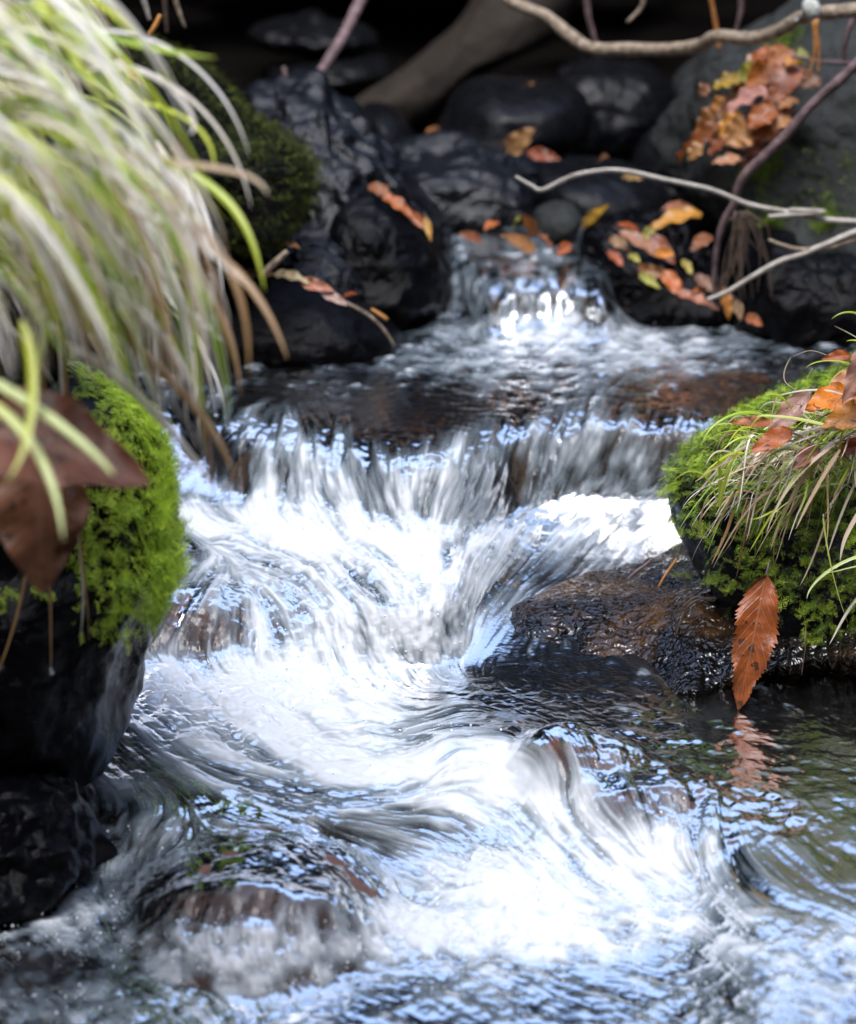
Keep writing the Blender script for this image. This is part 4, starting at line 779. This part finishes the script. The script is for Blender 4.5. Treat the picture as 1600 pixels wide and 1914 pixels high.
# leaves heaped on the grey boulder: (base, tip, width, colour, words)
HEAP = [(1440, 100, 1395, 130, 26, 'pale', 'small pale leaf at the top of the boulder heap'), (1460, 95, 1400, 150, 34, 'rust', 'rusty leaf near the top of the boulder heap'), (1478, 92, 1425, 138, 30, 'tan', 'tan leaf with a pale tip at the top of the boulder heap'),
        (1490, 110, 1470, 125, 22, 'gold', 'small golden leaf at the top right of the boulder heap'), (1508, 98, 1490, 104, 16, 'yellow', 'tiny yellow leaf at the top right of the boulder heap'), (1420, 130, 1375, 150, 26, 'yellow', 'yellowish leaf at the upper left of the boulder heap'),
        (1385, 148, 1332, 165, 26, 'gold', 'golden curled leaf at the left shoulder of the boulder heap'), (1325, 160, 1308, 178, 16, 'pink', 'small pink curled leaf left of the boulder heap'), (1415, 155, 1368, 175, 32, 'orange', 'orange leaf in the upper middle of the boulder heap'),
        (1500, 125, 1428, 188, 46, 'pink', 'large dusky pink leaf on the right of the boulder heap'), (1525, 140, 1500, 165, 24, 'brown', 'brown leaf behind the dusky pink leaf on the boulder'), (1435, 168, 1355, 215, 34, 'pale', 'long pale shiny leaf in the middle of the boulder heap'),
        (1370, 190, 1325, 220, 28, 'bright', 'bright orange leaf at the left edge of the boulder heap'), (1345, 215, 1302, 240, 28, 'orange', 'orange leaf below the bright one at the heap edge'), (1490, 185, 1455, 205, 22, 'tan', 'small tan leaf under the dusky pink leaf'),
        (1450, 200, 1395, 240, 30, 'orange', 'orange leaf under the long pale leaf of the heap'), (1480, 195, 1420, 230, 24, 'rust', 'rusty leaf beside the purple branch in the heap'), (1325, 245, 1270, 305, 34, 'orange', 'orange leaf with a pale edge hanging at the lower left of the heap'),
        (1345, 235, 1285, 275, 22, 'rust', 'narrow rust leaf above the hanging pale edged leaf'), (1400, 235, 1352, 270, 36, 'tan', 'broad tan leaf in the lower middle of the heap'), (1455, 235, 1400, 275, 34, 'tan', 'pinkish tan leaf next to the purple branch'),
        (1425, 265, 1385, 285, 24, 'rust', 'rust red leaf at the lower right of the heap'), (1395, 280, 1350, 262, 24, 'pale', 'pale buff leaf at the bottom of the heap'), (1385, 298, 1330, 305, 16, 'pink', 'pink rolled leaf on the pale ledge below the heap'),
        (1415, 300, 1380, 308, 16, 'pink', 'dull pink leaf at the foot of the heap beside the branch'), (1365, 215, 1330, 250, 20, 'dark', 'dark brown leaf within the left part of the heap'), (1465, 160, 1440, 200, 24, 'rust', 'dark rusty leaf in the shadow of the dusky pink leaf'),
        (1440, 120, 1395, 165, 30, 'orange', 'orange leaf between the rusty and golden leaves high on the heap'), (1405, 180, 1350, 195, 28, 'tan', 'tan orange leaf just left of the long pale leaf'), (1390, 215, 1340, 255, 28, 'bright', 'vivid orange leaf in the left middle of the heap'),
        (1440, 225, 1400, 262, 26, 'orange', 'plain orange leaf between the two pinkish tan leaves'), (1315, 270, 1285, 300, 20, 'tan', 'thin tan leaf under the hanging pale edged leaf'), (1480, 150, 1455, 178, 26, 'bright', 'small vivid orange leaf tucked under the dusky pink leaf'),
        (1360, 260, 1325, 290, 24, 'rust', 'rust leaf hanging over the dark hollow of the grey boulder'), (1475, 215, 1440, 245, 22, 'tan', 'light tan leaf touching the purple branch from the heap')]
gv = BV['big grey boulder with orange leaves heaped on its shoulder at the upper right'][1].reshape(-1, 3)
gu_, gvv = proj(gv)
def surf_y(u, v, Vv, pu, pv, rad=22):
    d = np.hypot(pu - u, pv - v); q = d < rad
    return Vv[q, 1].min() if q.any() else Vv[np.argsort(d)[:12], 1].min()
for i, (u0, v0, u1, v1, wp, cl, lab) in enumerate(HEAP):
    k = .045 + .014 * (i % 4)
    leaf(u0, v0, u1, v1, surf_y(u0, v0, gv, gu_, gvv) - k, surf_y(u1, v1, gv, gu_, gvv) - k - .01, wp * 1.7, cl, lab, ((i * 37) % 11 - 5) * .1, .12, .12, 0, .05, stalk=.15 if i % 2 else 0)
# leaves caught on the black rock by the cascade, and elsewhere at the back
def back_leaf(lst, dy=-.02):
    for i, (u0, v0, u1, v1, y, wp, cl, lab) in enumerate(lst):
        leaf(u0, v0, u1, v1, y, y + dy, wp, cl, lab, ((i * 29) % 9 - 4) * .09, .12, .12, 0, .05, stalk=.15 if i % 2 else 0)
back_leaf([(1312, 398, 1212, 430, 3.42, 46, 'gold', 'large shiny golden orange leaf right of the small cascade'), (1290, 385, 1235, 392, 3.48, 24, 'brown', 'brown leaf behind the large golden orange one'), (1195, 432, 1150, 418, 3.42, 18, 'rust', 'rust red leaf tip left of the large golden one'),
           (1158, 432, 1238, 486, 3.38, 30, 'pink', 'narrow pinkish brown leaf sloping down beside the cascade'), (1220, 425, 1192, 460, 3.40, 22, 'yellow', 'pale yellow leaf scrap between the pinkish and golden leaves'), (1215, 440, 1262, 495, 3.38, 34, 'brown', 'dull brown leaf below the large golden one'),
           (1140, 445, 1180, 470, 3.40, 26, 'tan', 'tan leaf at the left end of the wet leaf cluster'), (1176, 476, 1196, 492, 3.36, 18, 'yellow', 'tiny bright yellow green leaf in the wet leaf cluster'), (1275, 485, 1292, 515, 3.36, 20, 'yellow', 'small yellow green leaf at the right of the wet leaf cluster'),
           (1190, 500, 1255, 520, 3.36, 26, 'rust', 'dark rust leaf in the middle of the wet leaf cluster'), (1195, 512, 1235, 540, 3.34, 20, 'yellow', 'mottled yellow leaf below the dark rust leaf'), (1240, 505, 1275, 560, 3.34, 32, 'orange', 'orange brown leaf going down the wet cluster'),
           (1262, 545, 1345, 580, 3.32, 26, 'tan', 'tan leaf at the lower end of the wet cluster'), (1350, 535, 1362, 600, 3.3, 26, 'orange', 'orange leaf hanging at the foot of the roots'), (1330, 540, 1290, 550, 3.33, 22, 'rust', 'rust leaf under the pale straight twig'), (1375, 560, 1385, 600, 3.3, 20, 'tan', 'tan curled leaf under the rootlets at the pool edge'),
           (690, 345, 735, 375, 3.34, 30, 'rust', 'red orange leaf at the upper end of the leaf line on the craggy rock'), (715, 365, 775, 410, 3.32, 30, 'orange', 'orange leaf in the middle of the line on the craggy rock'), (765, 395, 800, 432, 3.32, 20, 'rust', 'narrow rust leaf at the lower end of the line on the craggy rock'), (795, 405, 806, 452, 3.31, 14, 'gold', 'golden leaf hanging beside the dark hole left of the cascade'),
           (375, 495, 470, 510, 3.2, 28, 'rust', 'reddish leaf at the left end of the black ledge'), (440, 520, 520, 515, 3.2, 26, 'pink', 'pinkish leaf on the black ledge behind the grass tips'), (510, 512, 580, 530, 3.18, 30, 'pale', 'pale salmon leaf in the middle of the black ledge'), (560, 525, 625, 545, 3.17, 26, 'pink', 'wet pink leaf right of the salmon one on the black ledge'), (600, 545, 650, 572, 3.16, 22, 'pale', 'pale leaf at the right end of the black ledge'), (640, 558, 668, 548, 3.16, 14, 'rust', 'curled red leaf tip at the right end of the black ledge'), (525, 455, 562, 465, 3.22, 18, 'pink', 'small pink leaf on the grey rock lobe above the ledge'),
           (950, 285, 1002, 240, 3.72, 42, 'tan', 'upright brown leaf standing on the flat topped rock'), (985, 285, 1048, 300, 3.7, 28, 'rust', 'reddish leaf lying beside the upright brown one'), (938, 275, 952, 262, 3.75, 16, 'rust', 'small red leaf left of the upright brown one'), (790, 260, 822, 240, 3.9, 26, 'tan', 'tan leaf at the foot of the smooth dark boulder'),
           (980, 162, 1000, 158, 3.85, 14, 'tan', 'small tan leaf on top of the smooth dark boulder'), (1120, 300, 1138, 292, 3.7, 16, 'tan', 'small tan leaf scrap on the dark low rock'), (1165, 330, 1202, 335, 3.7, 20, 'tan', 'small tan leaf under the thin crooked twig'),
           (1000, 470, 935, 440, 3.5, 34, 'tan', 'tan leaf lying at the lip of the small cascade'), (1000, 440, 975, 400, 3.52, 28, 'rust', 'reddish leaf against the small grey stone'), (1032, 470, 1005, 435, 3.48, 26, 'pink', 'pinkish leaf below the small grey stone'), (1090, 425, 1138, 382, 3.55, 22, 'gold', 'ochre pointed leaf right of the small grey stone'), (960, 425, 975, 405, 3.53, 18, 'yellow', 'small yellow green leaf left of the small grey stone'),
           (900, 450, 855, 438, 3.5, 24, 'brown', 'dull brown leaf at the left side of the small cascade lip'), (1065, 455, 1040, 478, 3.47, 22, 'rust', 'wet rust leaf at the right side of the small cascade lip'), (930, 415, 905, 430, 3.55, 22, 'orange', 'small orange leaf against the flat topped rock above the cascade'),
           (1330, 440, 1290, 470, 3.38, 30, 'rust', 'wet rust leaf in the shade right of the large golden leaf'), (1300, 515, 1335, 548, 3.33, 28, 'brown', 'dark brown leaf beside the tan one at the lower wet cluster'), (1135, 470, 1165, 500, 3.38, 24, 'rust', 'rust leaf at the left foot of the wet cluster beside the falling water'),
           (1225, 470, 1262, 478, 3.36, 24, 'gold', 'small golden leaf in the middle of the wet cluster'), (1395, 590, 1425, 610, 3.26, 24, 'rust', 'rust leaf at the waterline below the root tuft'), (880, 262, 905, 285, 3.85, 20, 'brown', 'brown leaf on the near edge of the smooth dark boulder'),
           (960, 575, 935, 545, 3.42, 30, 'orange', 'orange leaf caught under the water of the small cascade'),
           (215, 110, 262, 160, 2.3, 30, 'tan', 'small brown leaf tangled in the top of the left tussock')])
def droplets():
    spots = [(1390, 1268, 2.39, .0016), (1553, 945, 2.40, .0018), (1315, 1070, 2.42, .0014), (1540, 965, 2.4, .0014), (85, 875, 1.655, .0018), (130, 920, 1.67, .0018), (95, 1256, 2.0, .002)]
    for i, (u, v, y, rd) in enumerate(spots):
        a = np.linspace(0, 2 * math.pi, 14, endpoint=False)[:, None]; b = np.linspace(0, math.pi, 10)[None]
        V = rd * np.stack([np.sin(b) * np.cos(a), np.sin(b) * np.sin(a), np.cos(b) * 1.15 + 0 * a], -1) + at(u, v, y)
        o = obj('water_drop', V, grid_faces(14, 10, True), M['drop'], at(u, v, y)); tag(o, 'tiny clear water drop clinging to a leaf, blade or moss tip', 'water drop', 'water drops on the plants')
droplets()
def spray():
    rg = np.random.default_rng(12); wgt = (np.clip(FA - .35, 0, 1) * (near * 1.0 + .10 * (PV > 930) + .5 * far * (PV > 585)) * (PU > -30) * (PU < 1630) * (PV < 1960) + .9 * inpoly(PU, PV, [(60, 1470), (110, 1450), (190, 1600), (120, 1620)]) ).ravel()
    idx = rg.choice(wgt.size, 1500, p=wgt / wgt.sum()); C = W.reshape(-1, 3)[idx] + np.abs(rg.normal(0, .006, (1500, 1))) * N.reshape(-1, 3)[idx]
    a = np.linspace(0, 2 * math.pi, 6, endpoint=False)[:, None]; b = np.linspace(0, math.pi, 5)[None]
    T = np.stack([np.sin(b) * np.cos(a), np.sin(b) * np.sin(a), np.cos(b) + 0 * a], -1).reshape(-1, 3); f = grid_faces(6, 5, True)
    sz = rg.uniform(.0003, .0011, 1500); V = C[:, None] + T[None] * sz[:, None, None]; Fq = f[None] + (np.arange(1500) * len(T))[:, None, None]
    o = obj('water_spray', V, Fq.reshape(-1, 4), M['spray']); tag(o, kind='stuff')
spray()
